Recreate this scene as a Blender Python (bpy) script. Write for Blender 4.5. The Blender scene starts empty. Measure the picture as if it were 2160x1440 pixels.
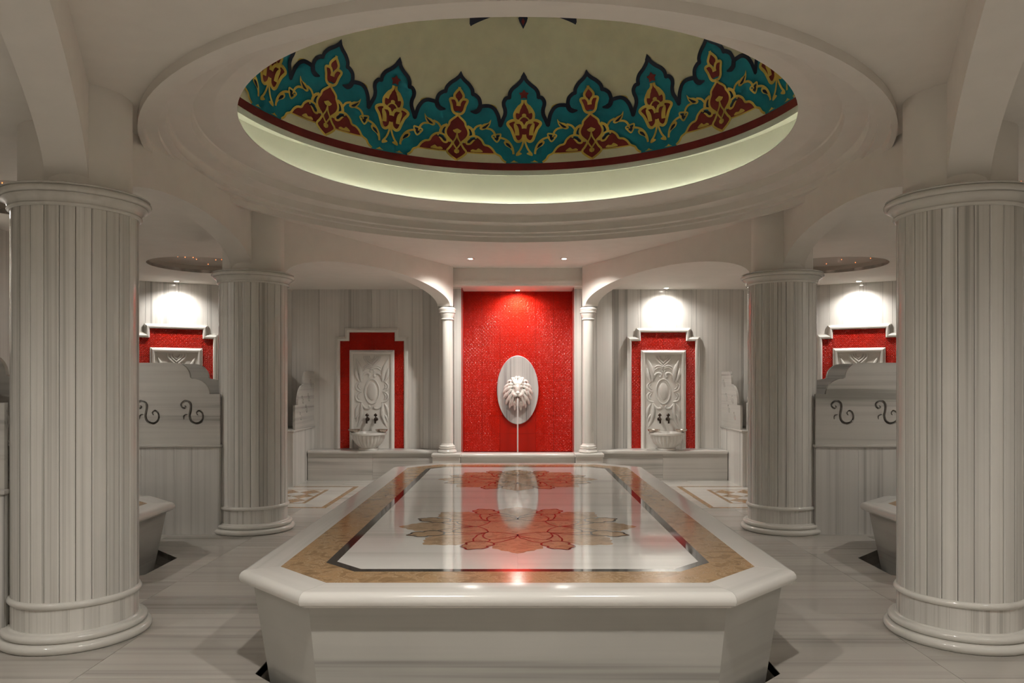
import bpy, bmesh, math, random
from math import sin, cos, pi, sqrt, radians, atan2
from mathutils import Vector, Matrix
from mathutils.geometry import tessellate_polygon, delaunay_2d_cdt

random.seed(7)
sc = bpy.context.scene
col = sc.collection

# ------------------------------------------------------------------ camera, world, exposure, key numbers
F, PX, PY, HC = 1596.0, 1092.0, 806.0, 1.48          # focal length in px, principal point, eye height
cam = bpy.data.cameras.new('camera'); cam_o = bpy.data.objects.new('camera', cam); col.objects.link(cam_o)
cam_o.location = (0, 0, HC); cam_o.rotation_euler = (pi / 2, 0, 0)
cam.sensor_width = 36; cam.lens = F / 2160 * 36
cam.shift_x = -(PX - 1080) / 2160; cam.shift_y = (PY - 720) / 2160
cam.clip_start = .02
sc.camera = cam_o
w = bpy.data.worlds.new('world'); sc.world = w; w.use_nodes = True
w.node_tree.nodes['Background'].inputs[0].default_value = (.5, .47, .42, 1)
w.node_tree.nodes['Background'].inputs[1].default_value = .05
sc.view_settings.view_transform = 'Standard'; sc.view_settings.look = 'None'
sc.view_settings.gamma = 1; sc.view_settings.use_curve_mapping = False
sc.view_settings.exposure = 0.75
sc.cycles.use_light_tree = False; sc.cycles.adaptive_threshold = .065; sc.cycles.adaptive_min_samples = 20
sc.cycles.max_bounces = 4; sc.cycles.diffuse_bounces = 4; sc.cycles.glossy_bounces = 3; sc.cycles.transmission_bounces = 4
sc.cycles.caustics_reflective = False; sc.cycles.caustics_refractive = False
WARM = (1.0, .95, .88)
LAMP_BAY, LAMP_MAIN, LAMP_NICHE, LAMP_REAR, COVE = 42, 82, 48, 102, 30.0

YC = 6.10                                            # centre line of the dome and of the hall
ZC, ZL = 3.16, 2.93                                  # ceiling of the middle, ceiling of the bays
CX, CXB, CYF, CYB = 2.605, 2.67, 4.47, 7.65                      # big columns

# ------------------------------------------------------------------ mesh helpers
def link(o, parent=None):
    col.objects.link(o)
    if parent is not None: o.parent = parent
    return o
def mesh(name, v, f, mats=None, smooth=False, mi=None):
    m = bpy.data.meshes.new(name); m.from_pydata([tuple(p) for p in v], [], f)
    if mats is not None:
        for k in (mats if isinstance(mats, (list, tuple)) else [mats]): m.materials.append(k)
    if mi: m.polygons.foreach_set('material_index', mi)
    if smooth:
        m.polygons.foreach_set('use_smooth', [True] * len(m.polygons))
        try: m.set_sharp_from_angle(angle=radians(40 if smooth is True else smooth))
        except Exception: pass
    m.update(); return m
def ob(name, me, parent=None, loc=(0, 0, 0), rz=0.0):
    o = bpy.data.objects.new(name, me); o.location = loc; o.rotation_euler = (0, 0, rz)
    return link(o, parent)
def fixn(v, f):
    bm = bmesh.new(); vs = [bm.verts.new(p) for p in v]
    for q in f:
        try: bm.faces.new([vs[i] for i in q])
        except ValueError: pass
    bmesh.ops.recalc_face_normals(bm, faces=bm.faces)
    bm.verts.index_update()
    V = [tuple(a.co) for a in bm.verts]; Fa = [[a.index for a in q.verts] for q in bm.faces]; bm.free()
    return V, Fa
def part(name, vf, mat, parent=None, smooth=False, loc=(0, 0, 0), rz=0.0):
    return ob(name, mesh(name, vf[0], vf[1], mat, smooth), parent, loc, rz)
def join(*vfs):
    V, Fa = [], []
    for v, f in vfs:
        n = len(V); V += list(v); Fa += [[i + n for i in q] for q in f]
    return V, Fa
def box(x0, x1, y0, y1, z0, z1, b=0.0):
    if b <= 0:
        v = [(x, y, z) for z in (z0, z1) for x, y in ((x0, y0), (x1, y0), (x1, y1), (x0, y1))]
        return v, [[3, 2, 1, 0], [4, 5, 6, 7], [0, 1, 5, 4], [1, 2, 6, 5], [2, 3, 7, 6], [3, 0, 4, 7]]
    bm = bmesh.new(); vs = [bm.verts.new(p) for p in box(x0, x1, y0, y1, z0, z1)[0]]
    for q in box(0, 1, 0, 1, 0, 1)[1]: bm.faces.new([vs[i] for i in q])
    bmesh.ops.bevel(bm, geom=list(bm.edges), offset=b, segments=2, affect='EDGES', profile=.5)
    bm.verts.index_update()
    r = [tuple(a.co) for a in bm.verts], [[a.index for a in q.verts] for q in bm.faces]; bm.free(); return r
def tilebox(x0, x1, y0, y1, d, b=.002):
    """slab in the xy plane, top at 0, depth d, top edges chamfered"""
    v = [(x0, y0, -d), (x1, y0, -d), (x1, y1, -d), (x0, y1, -d), (x0, y0, -b), (x1, y0, -b), (x1, y1, -b), (x0, y1, -b),
         (x0 + b, y0 + b, 0), (x1 - b, y0 + b, 0), (x1 - b, y1 - b, 0), (x0 + b, y1 - b, 0)]
    f = [[3, 2, 1, 0], [8, 9, 10, 11]]
    for i in range(4):
        j = (i + 1) % 4; f += [[i, j, j + 4, i + 4], [i + 4, j + 4, j + 8, i + 8]]
    return v, f
def xf(vf, fn): return [fn(*p) for p in vf[0]], vf[1]
def lathe(prof, n=48, wob=None, caps=True):
    V = []
    for k in range(n):
        a = 2 * pi * k / n
        for i, (r, z) in enumerate(prof):
            rr = r if wob is None else wob(i, a, r)
            V.append((rr * cos(a), rr * sin(a), z))
    m = len(prof); Fa = []
    for k in range(n):
        k2 = (k + 1) % n
        for i in range(m - 1): Fa.append([k * m + i, k2 * m + i, k2 * m + i + 1, k * m + i + 1])
    if caps:
        if prof[0][0] > 1e-5: Fa.append([k * m for k in range(n)][::-1])
        if prof[-1][0] > 1e-5: Fa.append([k * m + m - 1 for k in range(n)])
    return V, Fa
def area(p): return .5 * sum(p[i][0] * p[(i + 1) % len(p)][1] - p[(i + 1) % len(p)][0] * p[i][1] for i in range(len(p)))
def prism(poly, h0, h1, holes=()):
    """polygon (2D) with holes, extruded from h0 to h1 along the third axis"""
    poly = list(poly) if area(poly) > 0 else list(poly)[::-1]
    loops = [poly] + [list(h) if area(h) < 0 else list(h)[::-1] for h in holes]
    tri = tessellate_polygon([[Vector((a, b, 0)) for a, b in l] for l in loops])
    flat = [p for l in loops for p in l]; n = len(flat)
    V = [(a, b, h0) for a, b in flat] + [(a, b, h1) for a, b in flat]; Fa = []
    for t in tri:
        a = area([flat[i] for i in t]); t = list(t) if a > 0 else list(t)[::-1]
        Fa.append([i + n for i in t]); Fa.append(t[::-1])
    s = 0
    for l in loops:
        m = len(l)
        for i in range(m):
            j = (i + 1) % m; Fa.append([s + i, s + j, s + j + n, s + i + n])
        s += m
    return V, Fa
def crom(pts, n=6, closed=False):
    P = [Vector(p) for p in pts]; out = []; m = len(P)
    rng = range(m) if closed else range(m - 1)
    for i in rng:
        if closed: a, b, c, d = P[i - 1], P[i], P[(i + 1) % m], P[(i + 2) % m]
        else: a, b, c, d = P[max(i - 1, 0)], P[i], P[i + 1], P[min(i + 2, m - 1)]
        for k in range(n):
            t = k / n
            out.append(.5 * ((2 * b) + (c - a) * t + (2 * a - 5 * b + 4 * c - d) * t * t + (3 * b - a - 3 * c + d) * t ** 3))
    if not closed: out.append(P[-1])
    return out
def tube(pts, rad, n=8, flat=1.0, up=(0, -1, 0)):
    """tube along pts, rad scalar or list; flat squashes it along 'up'"""
    P = [Vector(p) for p in pts]; m = len(P); R = rad if isinstance(rad, (list, tuple)) else [rad] * m
    V, Fa = [], []; u = Vector(up).normalized()
    for i, p in enumerate(P):
        t = (P[min(i + 1, m - 1)] - P[max(i - 1, 0)]).normalized()
        s = t.cross(u)
        if s.length < 1e-4: s = t.cross(Vector((1, 0, .01)))
        s.normalize(); q = s.cross(t)
        for k in range(n):
            a = 2 * pi * k / n; V.append(p + s * cos(a) * R[i] + q * sin(a) * R[i] * flat)
    for i in range(m - 1):
        for k in range(n):
            k2 = (k + 1) % n; Fa.append([i * n + k, i * n + k2, (i + 1) * n + k2, (i + 1) * n + k])
    Fa.append([k for k in range(n)][::-1]); Fa.append([(m - 1) * n + k for k in range(n)])
    return fixn(V, Fa)
def ellipsoid(c, r, nu=16, nv=10, rot=None):
    V = [(0, 0, 1)]; Fa = []
    for j in range(1, nv):
        for i in range(nu):
            a, b = 2 * pi * i / nu, pi * j / nv
            V.append((sin(b) * cos(a), sin(b) * sin(a), cos(b)))
    V.append((0, 0, -1)); L = len(V) - 1
    for i in range(nu):
        i2 = (i + 1) % nu; Fa.append([0, 1 + i, 1 + i2]); Fa.append([L, 1 + (nv - 2) * nu + i2, 1 + (nv - 2) * nu + i])
        for j in range(nv - 2): Fa.append([1 + j * nu + i, 1 + (j + 1) * nu + i, 1 + (j + 1) * nu + i2, 1 + j * nu + i2])
    M = Matrix.Rotation(rot, 3, 'Y') if rot else Matrix.Identity(3)
    return [tuple(M @ Vector((x * r[0], y * r[1], z * r[2])) + Vector(c)) for x, y, z in V], Fa
def clip(poly, a, b, c):
    """keep the part of a convex polygon with a*x+b*y <= c"""
    out = []; n = len(poly)
    for i in range(n):
        p, q = poly[i], poly[(i + 1) % n]
        dp, dq = a * p[0] + b * p[1] - c, a * q[0] + b * q[1] - c
        if dp <= 1e-9: out.append(p)
        if (dp < -1e-9 and dq > 1e-9) or (dp > 1e-9 and dq < -1e-9):
            t = dp / (dp - dq); out.append((p[0] + (q[0] - p[0]) * t, p[1] + (q[1] - p[1]) * t))
    return out if len(out) > 2 and abs(area(out)) > 1e-5 else []
def halfplanes(poly):
    poly = poly if area(poly) > 0 else poly[::-1]; H = []
    for i in range(len(poly)):
        p, q = poly[i], poly[(i + 1) % len(poly)]
        a, b = q[1] - p[1], p[0] - q[0]; H.append((a, b, a * p[0] + b * p[1]))
    return H
def inter(poly, H):
    for h in H:
        poly = clip(poly, *h)
        if not poly: return []
    return poly
def minus(poly, H):
    out = []; rest = poly
    for a, b, c in H:
        o = clip(rest, -a, -b, -c)
        if o: out.append(o)
        rest = clip(rest, a, b, c)
        if not rest: break
    return out
def tag(o, label, cat, group=None):
    o['label'] = label; o['category'] = cat; o['kind'] = 'thing'
    if group: o['group'] = group
    return o
def struct(o, label=None):
    o['kind'] = 'structure'
    if label: o['label'] = label
    return o
def empty(name, loc=(0, 0, 0), rz=0.0):
    o = bpy.data.objects.new(name, None); o.location = loc; o.rotation_euler = (0, 0, rz); o.empty_display_size = .1
    return link(o)
def copy_tree(o, parent=None):
    c = o.copy(); col.objects.link(c)
    if parent is not None: c.parent = parent
    for ch in list(o.children): copy_tree(ch, c)
    return c

# ------------------------------------------------------------------ materials
def nmat(name):
    m = bpy.data.materials.new(name); m.use_nodes = True; nt = m.node_tree
    return m, nt, nt.nodes['Principled BSDF']
def N(nt, t, **k):
    n = nt.nodes.new(t)
    for a, b in k.items(): setattr(n, a, b)
    return n
def mth(nt, op, a, b=None, c=None):
    n = N(nt, 'ShaderNodeMath', operation=op)
    for i, x in enumerate((a, b, c)):
        if x is None: continue
        if isinstance(x, (int, float)): n.inputs[i].default_value = x
        else: nt.links.new(x, n.inputs[i])
    return n.outputs[0]
def plain(name, c, rough=.5, metal=0.0, var=0.0, bump=0.0):
    m, nt, p = nmat(name); p.inputs['Base Color'].default_value = (*c, 1)
    p.inputs['Roughness'].default_value = rough; p.inputs['Metallic'].default_value = metal
    if var or bump:
        tc = N(nt, 'ShaderNodeTexCoord'); n = N(nt, 'ShaderNodeTexNoise'); n.inputs['Scale'].default_value = 6; n.inputs['Detail'].default_value = 5
        nt.links.new(tc.outputs['Object'], n.inputs['Vector'])
        if var:
            r = N(nt, 'ShaderNodeValToRGB'); r.color_ramp.elements[0].position = .3; r.color_ramp.elements[1].position = .7
            r.color_ramp.elements[0].color = (*[x * (1 - var) for x in c], 1); r.color_ramp.elements[1].color = (*[min(1, x * (1 + var)) for x in c], 1)
            nt.links.new(n.outputs[0], r.inputs[0]); nt.links.new(r.outputs[0], p.inputs['Base Color'])
        if bump:
            b = N(nt, 'ShaderNodeBump'); b.inputs['Strength'].default_value = bump; b.inputs['Distance'].default_value = .004
            nt.links.new(n.outputs[0], b.inputs['Height']); nt.links.new(b.outputs[0], p.inputs['Normal'])
    return m
def marble(name, axis, light=(.70, .68, .64), mid=(.52, .50, .465), dark=(.30, .29, .275), rough=.13, fine=11.0, amount=1.0, var=.10, spec=.5, run=.018):
    """banded white-grey marble; the bands run along 'axis'"""
    m, nt, p = nmat(name); L = nt.links.new
    tc = N(nt, 'ShaderNodeTexCoord'); oi = N(nt, 'ShaderNodeObjectInfo')
    cmb = N(nt, 'ShaderNodeCombineXYZ')
    for i in range(3): L(mth(nt, 'MULTIPLY', oi.outputs['Random'], (37.0, 53.0, 71.0)[i]), cmb.inputs[i])
    add = N(nt, 'ShaderNodeVectorMath', operation='ADD'); L(tc.outputs['Object'], add.inputs[0]); L(cmb.outputs[0], add.inputs[1])
    mp = N(nt, 'ShaderNodeMapping'); s = [1.0, 1.0, 1.0]; s['xyz'.index(axis)] = run; mp.inputs['Scale'].default_value = s
    L(add.outputs[0], mp.inputs['Vector'])
    def noise(scale, det, dist=0.0, src=mp):
        n = N(nt, 'ShaderNodeTexNoise'); n.inputs['Scale'].default_value = scale; n.inputs['Detail'].default_value = det
        n.inputs['Roughness'].default_value = .6; n.inputs['Distortion'].default_value = dist; L(src.outputs[0], n.inputs['Vector']); return n.outputs[0]
    n1 = noise(fine, 4, .25); n2 = noise(fine * .28, 2, .2); n3 = noise(fine * 3.1, 2, 0)
    v = mth(nt, 'ADD', mth(nt, 'MULTIPLY', n1, .46), mth(nt, 'ADD', mth(nt, 'MULTIPLY', n2, .28), mth(nt, 'MULTIPLY', n3, .26)))
    r = N(nt, 'ShaderNodeValToRGB'); e = r.color_ramp.elements
    e[0].position = .395; e[0].color = (*dark, 1); e[1].position = .56; e[1].color = (*light, 1)
    k = e.new(.445); k.color = (*mid, 1); k = e.new(.49); k.color = (*[(a * .35 + b * .65) for a, b in zip(mid, light)], 1)
    L(v, r.inputs[0])
    cl = N(nt, 'ShaderNodeTexNoise'); cl.inputs['Scale'].default_value = 2.2; cl.inputs['Detail'].default_value = 4; L(add.outputs[0], cl.inputs['Vector'])
    tone = mth(nt, 'ADD', mth(nt, 'MULTIPLY', oi.outputs['Random'], var), mth(nt, 'ADD', mth(nt, 'MULTIPLY', cl.outputs[0], .16), 1 - var * .5 - .08))
    mix = N(nt, 'ShaderNodeMix', data_type='RGBA'); mix.inputs[0].default_value = amount; mix.inputs[6].default_value = (*light, 1); L(r.outputs[0], mix.inputs[7])
    mul = N(nt, 'ShaderNodeVectorMath', operation='SCALE'); L(mix.outputs[2], mul.inputs[0]); L(tone, mul.inputs['Scale'])
    L(mul.outputs[0], p.inputs['Base Color']); p.inputs['Roughness'].default_value = rough; p.inputs['Specular IOR Level'].default_value = spec
    return m
def veined(name, base, vein, rough=.06):
    """brown stone with a net of light veins"""
    m, nt, p = nmat(name); L = nt.links.new
    tc = N(nt, 'ShaderNodeTexCoord'); oi = N(nt, 'ShaderNodeObjectInfo'); add = N(nt, 'ShaderNodeVectorMath', operation='ADD')
    L(tc.outputs['Object'], add.inputs[0]); L(mth(nt, 'MULTIPLY', oi.outputs['Random'], 30.0), add.inputs[1])
    n = N(nt, 'ShaderNodeTexNoise'); n.inputs['Scale'].default_value = 9; n.inputs['Detail'].default_value = 8; n.inputs['Roughness'].default_value = .65; n.inputs['Distortion'].default_value = 1.2
    L(add.outputs[0], n.inputs['Vector'])
    r = N(nt, 'ShaderNodeValToRGB'); e = r.color_ramp.elements; e[0].position = .25; e[0].color = (*[x * .55 for x in base], 1); e[1].position = .75; e[1].color = (*[x * 1.35 for x in base], 1)
    L(n.outputs[0], r.inputs[0])
    d = mth(nt, 'ABSOLUTE', mth(nt, 'SUBTRACT', n.outputs[0], .5))
    k = mth(nt, 'SUBTRACT', 1.0, mth(nt, 'MULTIPLY', d, 55.0)); k = mth(nt, 'MULTIPLY', mth(nt, 'MAXIMUM', k, 0.0), .55)
    mix = N(nt, 'ShaderNodeMix', data_type='RGBA'); L(k, mix.inputs[0]); L(r.outputs[0], mix.inputs[6]); mix.inputs[7].default_value = (*vein, 1)
    L(mix.outputs[2], p.inputs['Base Color']); p.inputs['Roughness'].default_value = rough; p.inputs['Specular IOR Level'].default_value = .22
    return m
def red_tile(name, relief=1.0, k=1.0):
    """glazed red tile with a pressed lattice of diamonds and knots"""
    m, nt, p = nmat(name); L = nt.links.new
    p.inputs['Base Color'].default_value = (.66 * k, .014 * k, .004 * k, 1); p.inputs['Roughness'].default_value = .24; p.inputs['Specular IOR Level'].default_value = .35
    if relief > 0:
        tc = N(nt, 'ShaderNodeTexCoord'); sep = N(nt, 'ShaderNodeSeparateXYZ'); L(tc.outputs['Object'], sep.inputs[0])
        x, z = sep.outputs[0], sep.outputs[2]; K = 2 * pi / .105
        def wv(s, ph, f): return mth(nt, 'COSINE', mth(nt, 'ADD', mth(nt, 'MULTIPLY', s, K * f), ph))
        u, v = mth(nt, 'ADD', x, z), mth(nt, 'SUBTRACT', x, z)
        big = mth(nt, 'MULTIPLY', wv(u, 0, 1), wv(v, 0, 1))
        ring = mth(nt, 'COSINE', mth(nt, 'MULTIPLY', big, 7.0))
        fine = mth(nt, 'MAXIMUM', wv(u, 0, 4), wv(v, 0, 4))
        h = mth(nt, 'ADD', mth(nt, 'MULTIPLY', ring, .5), mth(nt, 'MULTIPLY', fine, .6))
        b = N(nt, 'ShaderNodeBump'); b.inputs['Strength'].default_value = relief; b.inputs['Distance'].default_value = .006
        L(h, b.inputs['Height']); L(b.outputs[0], p.inputs['Normal'])
    return m
def emit(name, c, s):
    m, nt, p = nmat(name); p.inputs['Base Color'].default_value = (*c, 1)
    p.inputs['Emission Color'].default_value = (*c, 1); p.inputs['Emission Strength'].default_value = s; return m

M_PLASTER = plain('white_plaster', (.84, .80, .74), .65, var=.02, bump=.05)
M_CREAM = plain('cream_dome_plaster', (.66, .60, .43), .6, var=.05)
M_COVE = plain('cove_plaster', (.66, .655, .57), .6)
M_STAVE = marble('column_marble', 'z', (.735, .715, .67), (.63, .61, .565), (.46, .445, .41), .14, 22, var=.17, run=.005)
M_TURN = marble('turned_marble', 'z', (.74, .72, .67), (.66, .64, .59), (.50, .48, .44), .12, 3, .35)
M_WALL = marble('wall_marble', 'z', (.72, .70, .665), (.60, .585, .555), (.42, .41, .39), .10, 12, var=.16, run=.010)
M_HOR = marble('bench_marble', 'x', (.60, .58, .54), (.50, .48, .45), (.33, .32, .29), .10, 9)
M_FLOOR = marble('floor_marble', 'x', (.52, .485, .44), (.44, .41, .37), (.32, .30, .27), .17, 7, .85, var=.20)
M_FLOORW = marble('pale_floor_marble', 'x', (.68, .655, .61), (.60, .58, .54), (.5, .48, .44), .14, 5)
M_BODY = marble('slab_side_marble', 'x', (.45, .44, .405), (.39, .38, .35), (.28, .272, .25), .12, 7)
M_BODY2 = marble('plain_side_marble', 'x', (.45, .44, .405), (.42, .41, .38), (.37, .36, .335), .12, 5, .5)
M_PLAQUE = marble('plaque_marble', 'z', (.50, .49, .475), (.38, .37, .36), (.24, .235, .23), .2, 11)
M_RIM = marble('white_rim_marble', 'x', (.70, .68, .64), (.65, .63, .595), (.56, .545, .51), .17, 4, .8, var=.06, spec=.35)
M_FIELD = marble('field_marble', 'x', (.74, .725, .69), (.67, .655, .62), (.55, .535, .50), .06, 4, .8, var=.04, spec=.22)
M_CARVE = plain('carved_white_marble', (.70, .68, .64), .25, var=.03)
M_FRAME = plain('white_frame_marble', (.78, .755, .71), .18, var=.03)
M_BROWN = veined('brown_marble', (.40, .25, .125), (.70, .52, .32), .15)
M_BROWN2 = veined('tan_marble', (.47, .315, .185), (.66, .50, .34), .07)
M_BLACK = plain('dark_marble', (.035, .030, .027), .05, var=.3)
M_LINE = plain('dark_inlay', (.055, .035, .03), .05)
M_FBROWN = plain('brown_floor_stone', (.38, .215, .09), .15, var=.2)
M_RED = red_tile('red_relief_tile', 1.0)
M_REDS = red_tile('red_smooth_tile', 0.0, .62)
M_GROUT = plain('grout', (.22, .20, .175), .8)
M_BED = plain('stone_bed', (.42, .39, .35), .6)
M_RGROUT = plain('red_grout', (.16, .006, .004), .7)
M_BRONZE = plain('bronze', (.045, .03, .022), .32, .8, var=.3)
M_METAL = plain('tinned_copper', (.55, .47, .40), .22, 1.0)
M_CHROME = plain('satin_metal', (.7, .68, .64), .25, 1.0)
M_SHADE = plain('hollow_shade', (.10, .06, .045), .6)  # dark colour painted in for the shade in the lion's hollows
M_LAMP = emit('lamp_glass', (1, .93, .82), 40)
M_OFF = plain('lamp_glass_off', (.5, .48, .44), .2)
M_STRIP = emit('cove_strip', (.95, 1.0, .88), COVE)
M_STAR = emit('red_fibre_light', (1, .20, .05), 3)
for m_ in (M_LAMP, M_STAR): m_.cycles.emission_sampling = 'NONE'
M_RECESS = plain('grey_recess', (.50, .455, .40), .6)
M_TEAL = plain('teal_paint', (.0, .21, .285), .55, var=.14)
M_NAVY = plain('navy_paint', (.008, .012, .035), .55, var=.2)
M_CRIM = plain('crimson_paint', (.21, .013, .011), .55, var=.15)
M_GOLD = plain('gold_paint', (.62, .41, .075), .5, var=.2)
m, nt, p = nmat('water'); p.inputs['Base Color'].default_value = (.93, .92, .9, 1); p.inputs['Roughness'].default_value = .05
p.inputs['Transmission Weight'].default_value = .35; p.inputs['IOR'].default_value = 1.33; M_WATER = m

# ------------------------------------------------------------------ floor
OH = 0.5858
def octa(cx, cy, hw, hl, c, d=0.0):
    hw, hl, c = hw - d, hl - d, c - OH * d
    return [(cx + hw, cy - hl + c), (cx + hw, cy + hl - c), (cx + hw - c, cy + hl), (cx - hw + c, cy + hl),
            (cx - hw, cy + hl - c), (cx - hw, cy - hl + c), (cx - hw + c, cy - hl), (cx + hw - c, cy - hl)]
SLAB = (0, 6.10, 1.395, 2.735, .42, .54)             # centre x, y, half width, half length, chamfer, height
SIDE = [(sx * 3.77, YC, .82, .82, .40, .45) for sx in (-1, 1)]
HOLES = [octa(0, 6.10, 1.335, 2.675, .42)] + [octa(s[0], s[1], .90, .90, .62) for s in SIDE]
floor = struct(part('floor', box(-6.4, 6.4, -1.6, 12.0, -.2, -.125), M_GROUT), 'floor bed under the marble slabs')
holeH = [halfplanes(h) for h in HOLES]
# grout bed just below the slabs, open over the sunken channels round the heated slabs
bed = []
for a, b in ((-6.4, -2.5), (-2.5, 2.5), (2.5, 6.4)):
    ps = [[(a, -1.6), (b, -1.6), (b, 12.0), (a, 12.0)]]
    for H in holeH: ps = [q for p_ in ps for q in minus(p_, H)]
    bed += ps
part('bed', join(*[prism(q, -.124, -.006) for q in bed]), M_BED, floor)
INLAY = [(2.26, 4.20), (-4.20, -2.26)]; IY0, IY1 = 8.91, 10.77
def floor_tile(x0, x1, y0, y1, mat=None):
    g = .0015; ps = [[(x0 + g, y0 + g), (x1 - g, y0 + g), (x1 - g, y1 - g), (x0 + g, y1 - g)]]
    for H in holeH: ps = [q for p_ in ps for q in minus(p_, H)]
    for ia, ib in INLAY: ps = [q for p_ in ps for q in minus(p_, halfplanes([(ia - g, IY0 - g), (ib + g, IY0 - g), (ib + g, IY1 + g), (ia - g, IY1 + g)]))]
    if not ps: return
    cx, cy = (x0 + x1) / 2, (y0 + y1) / 2
    part('floor_tile', join(*[prism([(a - cx, b - cy) for a, b in q], -.05, 0) for q in ps]), mat or M_FLOOR, floor, loc=(cx, cy, 0))
rows_f = [-1.6, -.6, .5, 1.5, 2.3, 3.1, 3.78, 4.43]
xs_f = [-6.4, -4.6, -3.4, -2.21, -1.0, 0, 1.0, 2.21, 3.4, 4.6, 6.4]
rows_b = [4.43, 4.84, 5.18, 5.62, 6.10, 6.53, 6.83, 7.30, 7.78, 8.30, 8.91, 9.4, 9.9, 10.35, 10.77, 11.42, 12.0]
xs_b = [-6.4, -5.4, -4.2, -3.36, -2.53, -1.28, 0, 1.28, 2.53, 3.36, 4.2, 5.4, 6.4]
for ys, xs in ((rows_f, xs_f), (rows_b, xs_b)):
    for j in range(len(ys) - 1):
        for i in range(len(xs) - 1):
            floor_tile(xs[i], xs[i + 1], ys[j], ys[j + 1], M_FLOORW if ys[j] >= 10.7 else None)
# patterned floor panels of the two back bays
def flat_piece(name, poly, mat, par, z0=-.05, z1=0.0):
    cx = sum(a for a, b in poly) / len(poly); cy = sum(b for a, b in poly) / len(poly)
    return part(name, prism([(a - cx, b - cy) for a, b in poly], z0, z1), mat, par, loc=(cx, cy, 0))
def ring_strips(name, x0, x1, y0, y1, t, mat, par):
    o = [(x0, y0), (x1, y0), (x1, y1), (x0, y1)]; i = [(x0 + t, y0 + t), (x1 - t, y0 + t), (x1 - t, y1 - t), (x0 + t, y1 - t)]
    for k in range(4):
        k2 = (k + 1) % 4; flat_piece(name, [o[k], o[k2], i[k2], i[k]], mat, par)
for s in (-1, 1):
    xa, xb = sorted((s * 2.26, s * 4.20))
    ring_strips('brown_border', xa, xb, IY0, IY1, .065, M_FBROWN, floor)
    ring_strips('white_border', xa + .065, xb - .065, IY0 + .065, IY1 - .065, .275, M_FLOORW, floor)
    xi0, xi1, yi0, yi1 = xa + .34, xb - .34, IY0 + .34, IY1 - .34
    ring_strips('brown_border', xi0, xi1, yi0, yi1, .05, M_FBROWN, floor)
    xi0 += .05; xi1 -= .05; yi0 += .05; yi1 -= .05
    nx, ny = 4, 3; a, b = (xi1 - xi0) / nx / 2, (yi1 - yi0) / ny / 2
    R = halfplanes([(xi0, yi0), (xi1, yi0), (xi1, yi1), (xi0, yi1)])
    for i in range(2 * nx + 1):
        for j in range(2 * ny + 1):
            if (i + j) % 2: continue
            cx, cy = xi0 + i * a, yi0 + j * b; g = .0015
            q = inter([(cx + a - g, cy), (cx, cy + b - g), (cx - a + g, cy), (cx, cy - b + g)], R)
            if q: flat_piece('diamond_tile', q, M_FBROWN if i % 2 else M_FLOORW, floor)

# ------------------------------------------------------------------ walls with marble panels
def panel_wall(name, p0, p1, z0, z1, width, label, panels=True, mat=None):
    """wall from p0 to p1 (plan), facing to the left of that direction; panels stand on a backing"""
    P0, P1 = Vector(p0), Vector(p1); L = (P1 - P0).length; a = atan2(P1.y - P0.y, P1.x - P0.x)
    o = ob(name, mesh(name, *box(0, L, -.16, -.021, 0, z1), M_GROUT if panels else M_PLASTER), loc=(p0[0], p0[1], 0), rz=a)
    struct(o, label)
    if panels:
        n = max(1, round(L / width)); cuts = [L * k / n for k in range(n + 1)]
        for k in range(1, n): cuts[k] += random.uniform(-.05, .05) * width
        for k in range(n):
            part('marble_panel', box(cuts[k] + .001, cuts[k + 1] - .001, -.02, 0, z0, z1, .0015), mat or M_WALL, o)
    return o
XW = 4.90; YB = 11.83
for s, nm in ((-1, 'left'), (1, 'right')):
    def pw(name, a, b, lab, wd=.43, z0=0, z1=ZL, pn=True):
        a, b = (s * a[0], a[1]), (s * b[0], b[1])
        return panel_wall(name, *((b, a) if s < 0 else (a, b)), z0, z1, wd, lab, pn)
    pw('wall_back_' + nm, (3.53, YB), (1.48, YB), 'marble panelled back wall of the %s bay' % nm)
    pw('wall_corner_' + nm, (6.1, 10.46), (3.53, YB), 'slanting marble corner wall of the %s side' % nm)
    pw('wall_splay_' + nm, (1.48, YB), (.945, 11.30), 'splayed marble wall beside the red niche, %s' % nm, .375)
    pw('wall_side_' + nm, (XW, -1.6), (XW, 7.98), 'marble panelled side wall on the %s' % nm, .5)
    pw('wall_return_' + nm, (XW, 7.98), (6.1, 7.98), 'short return wall on the %s' % nm, pn=False)
    pw('wall_outer_' + nm, (6.1, 7.98), (6.1, 10.46), 'outer wall of the %s corner bay' % nm, .5)
panel_wall('wall_front', (-XW, -1.5), (XW, -1.5), 0, ZL, .6, 'front wall behind the viewer')

# ------------------------------------------------------------------ red niche
niche = struct(empty('wall_niche', (0, YB, 0)), 'red tiled niche between the slim columns')
NW, NZ0, NZ1, NYF = .84, .40, 2.90, 11.30
part('backing', box(-NW - .1, NW + .1, .012, .12, 0, NZ1 + .2), M_RGROUT, niche)
part('niche_ceiling', box(-NW - .1, NW + .1, NYF - YB, .012, NZ1, NZ1 + .06), M_PLASTER, niche)
tw = 2 * NW / 6; th = (NZ1 - NZ0) / 9
def tile_mesh(nm, w_, h_, mat):
    v, f = tilebox(.001, w_ - .001, .001, h_ - .001, .012, .0015)
    return mesh(nm, [(x, -z_, y) for x, y, z_ in [(a, b, c) for a, b, c in v]], f, mat)
T_REL = tile_mesh('red_tile', tw, th, M_RED); T_SM = tile_mesh('smooth_red_tile', tw, th, M_REDS)
for i in range(6):
    for j in range(9):
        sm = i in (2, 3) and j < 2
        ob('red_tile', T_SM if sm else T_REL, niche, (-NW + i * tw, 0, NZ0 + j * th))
rd = (YB - NYF) / 2; T_REV = tile_mesh('red_tile', rd, th, M_RED)
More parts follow.
